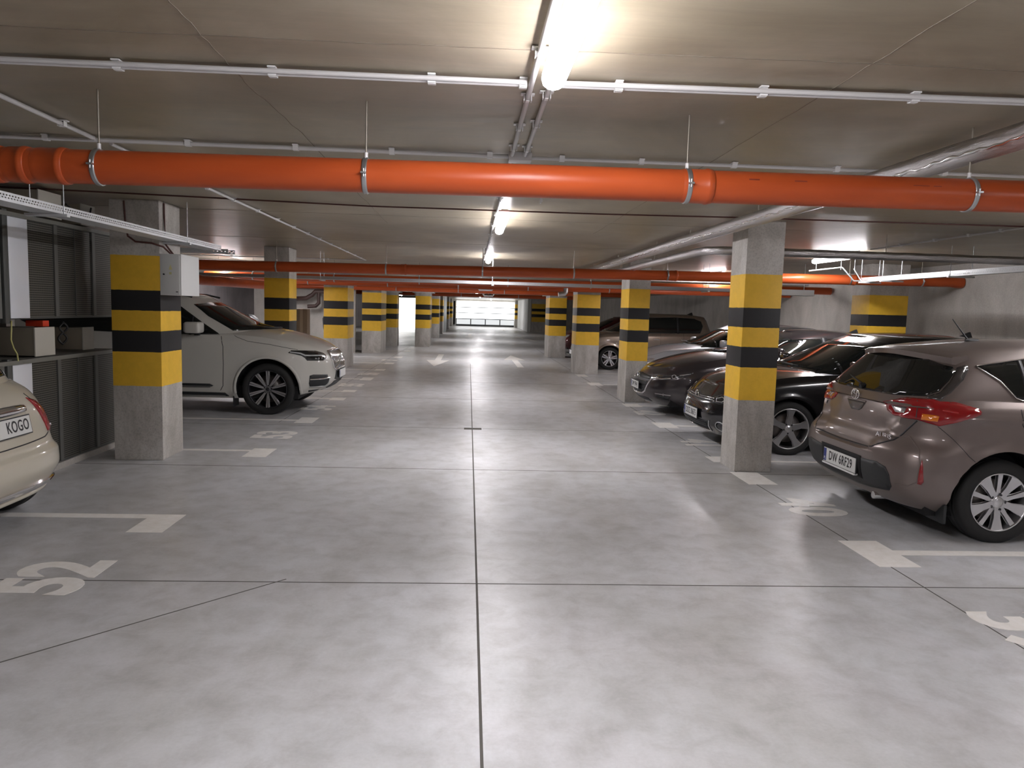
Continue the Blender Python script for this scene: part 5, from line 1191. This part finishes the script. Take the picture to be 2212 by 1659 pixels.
MW = dict(n=5, hub=.22, drop=.02, bolt=R(36), spokes=[dict(poly=[(.15, -.10), (.55, -.17), (.96, -.22), (.96, -.08), (.55, -.05), (.2, -.0)], d=.03), dict(poly=[(.15, .10), (.2, .0), (.55, .05), (.96, .08), (.96, .22), (.55, .17)], d=.03)])
for x in (3.01, .70):
    for s in (-1, 1): wheel(root, x, s*.785, s, .312, .215, .20, MW, M['alloy'], phase=R(95))
sk, root = R_SK, rR
both(sk, 'patch', 'headlamp', VF, lefty([(4.22, .50, .555), (4.205, .50, .61), (4.15, .60, .655), (4.03, .70, .69), (3.90, .80, .705), (3.94, .82, .65), (4.05, .76, .58), (4.16, .62, .545)]), .004, M['clear'], .01, .03)
sk.patch('windscreen', 'front', [(-.71, .97), (.71, .97), (.55, 1.262), (-.55, 1.262)], .004, M['glass'], .006, .06)
for x in (3.40, .78):
    for s in (-1, 1): wheel(root, x, s*.785, s, .31, .22, .20, GW, M['alloy'])

# ---- cream city car (rear)
sk, root = F_SK, rF
VR = (0, 0, R(40))
lm = [(.135, -.41, .872), (.14, -.506, .846), (.158, -.60, .795), (.19, -.655, .73), (.2, -.675, .66), (.19, -.665, .62), (.15, -.625, .598), (.097, -.575, .615), (.105, -.56, .667), (.111, -.51, .748), (.121, -.45, .825)]
both(sk, 'patch', 'tail_lamp', VR, lm, .006, M['red_lens'], .02, .025, dome=.010)
both(sk, 'bead', 'indicator_lens', VR, [(.18, -.645, .645), (.18, -.64, .635)], .020, M['clear'], off=.004, step=.01)
t = MB().box(-.006, 0, -.262, .262, -.058, .058).build('number_plate', M['plate'], root, bevel=.002); t.matrix_local = Matrix.Translation((.052, -.02, .712)) @ Matrix.Rotation(R(10), 4, 'Y')
MB().box(-.003, .004, -.270, .270, -.066, .066).build('plate_frame', M['black_pl'], t)
MB().box(-.0072, -.006, .215, .258, -.052, .052).build('country_band', M['blue'], t)
text_obj('KOGO', .105, frame((-.0073, -.115, 0), (0, -1, 0), (0, 0, 1)), 'plate_text', M['ink'], t, .0004, .74, .0012, 1.08)
sk.patch('plate_recess', 'rear', [(-.31, .80), (.31, .80), (.335, .64), (-.335, .64)], .002, M['p_cream'], .004, dome=-.006)
sk.patch('tailgate_handle', 'rear', chaikin([(-.30, .842), (.30, .842), (.335, .81), (.31, .782), (-.31, .782), (-.335, .81)], 2), .010, CH, .02, .02, dome=.016)
sk.seam('tailgate_seam', 'rear', [(-.42, .90), (-.52, .80), (-.575, .70), (-.60, .63), (-.58, .602), (-.50, .585), (-.25, .578), (0, .575), (.25, .578), (.50, .585), (.58, .602), (.60, .63), (.575, .70), (.52, .80), (.42, .90)], .008, INK, .002)
cb = [(.055, -.0, .27)]
sk.patch('chrome_strip', 'rear', [(-.66, .245), (-.5, .232), (.5, .232), (.66, .245), (.68, .285), (.5, .285), (-.5, .285), (-.68, .285)], .012, CH, .02, .03, dome=.01)
sk.bead('bumper_lower', 'rear', [(-.70, .215), (-.5, .205), (.5, .205), (.70, .215)], .022, M['p_cream'], off=0)
for s_ in (-1, 1): sk.patch('rear_reflector', 'rear', [(s_*.62, .25), (s_*.70, .255), (s_*.70, .28), (s_*.62, .28)], .018, mat('smoked_red', (.12, .05, .04), .2), .01)
sk.patch('rear_window', 'rear', [(-.47, 1.02), (.47, 1.02), (.52, 1.10), (.44, 1.30), (-.44, 1.30), (-.52, 1.10)], .004, M['glass'], .006, .05)
glasshouse(sk, [(.55, 1.02), (1.2, .99), (2.6, .97), (2.3, 1.16), (2.05, 1.3), (1.6, 1.36), (1.0, 1.34), (.65, 1.26)], [(-.6, .99), (.6, .99), (.5, 1.32), (-.5, 1.32)], [(1.35, .98, 1.36, .08)], CH)
mirrors(root, 2.3, .80, .95, M['p_cream'])
for s_ in ('right', 'left'): sk.seam('door_seam', s_, [(1.35, .28), (1.33, .98)], .006, INK); sk.seam('door_seam', s_, [(2.45, .28), (2.47, .97)], .006, INK)
FW = dict(n=5, hub=.22, drop=.02, bolt=R(36), spokes=[dict(poly=[(.15, -.10), (.96, -.16), (.96, .16), (.15, .10)], d=.03)])
for x in (.52, 2.9):
    for s_ in (-1, 1): wheel(root, x, s_*.70, s_, .295, .20, .185, FW, M['alloy'], phase=.3)
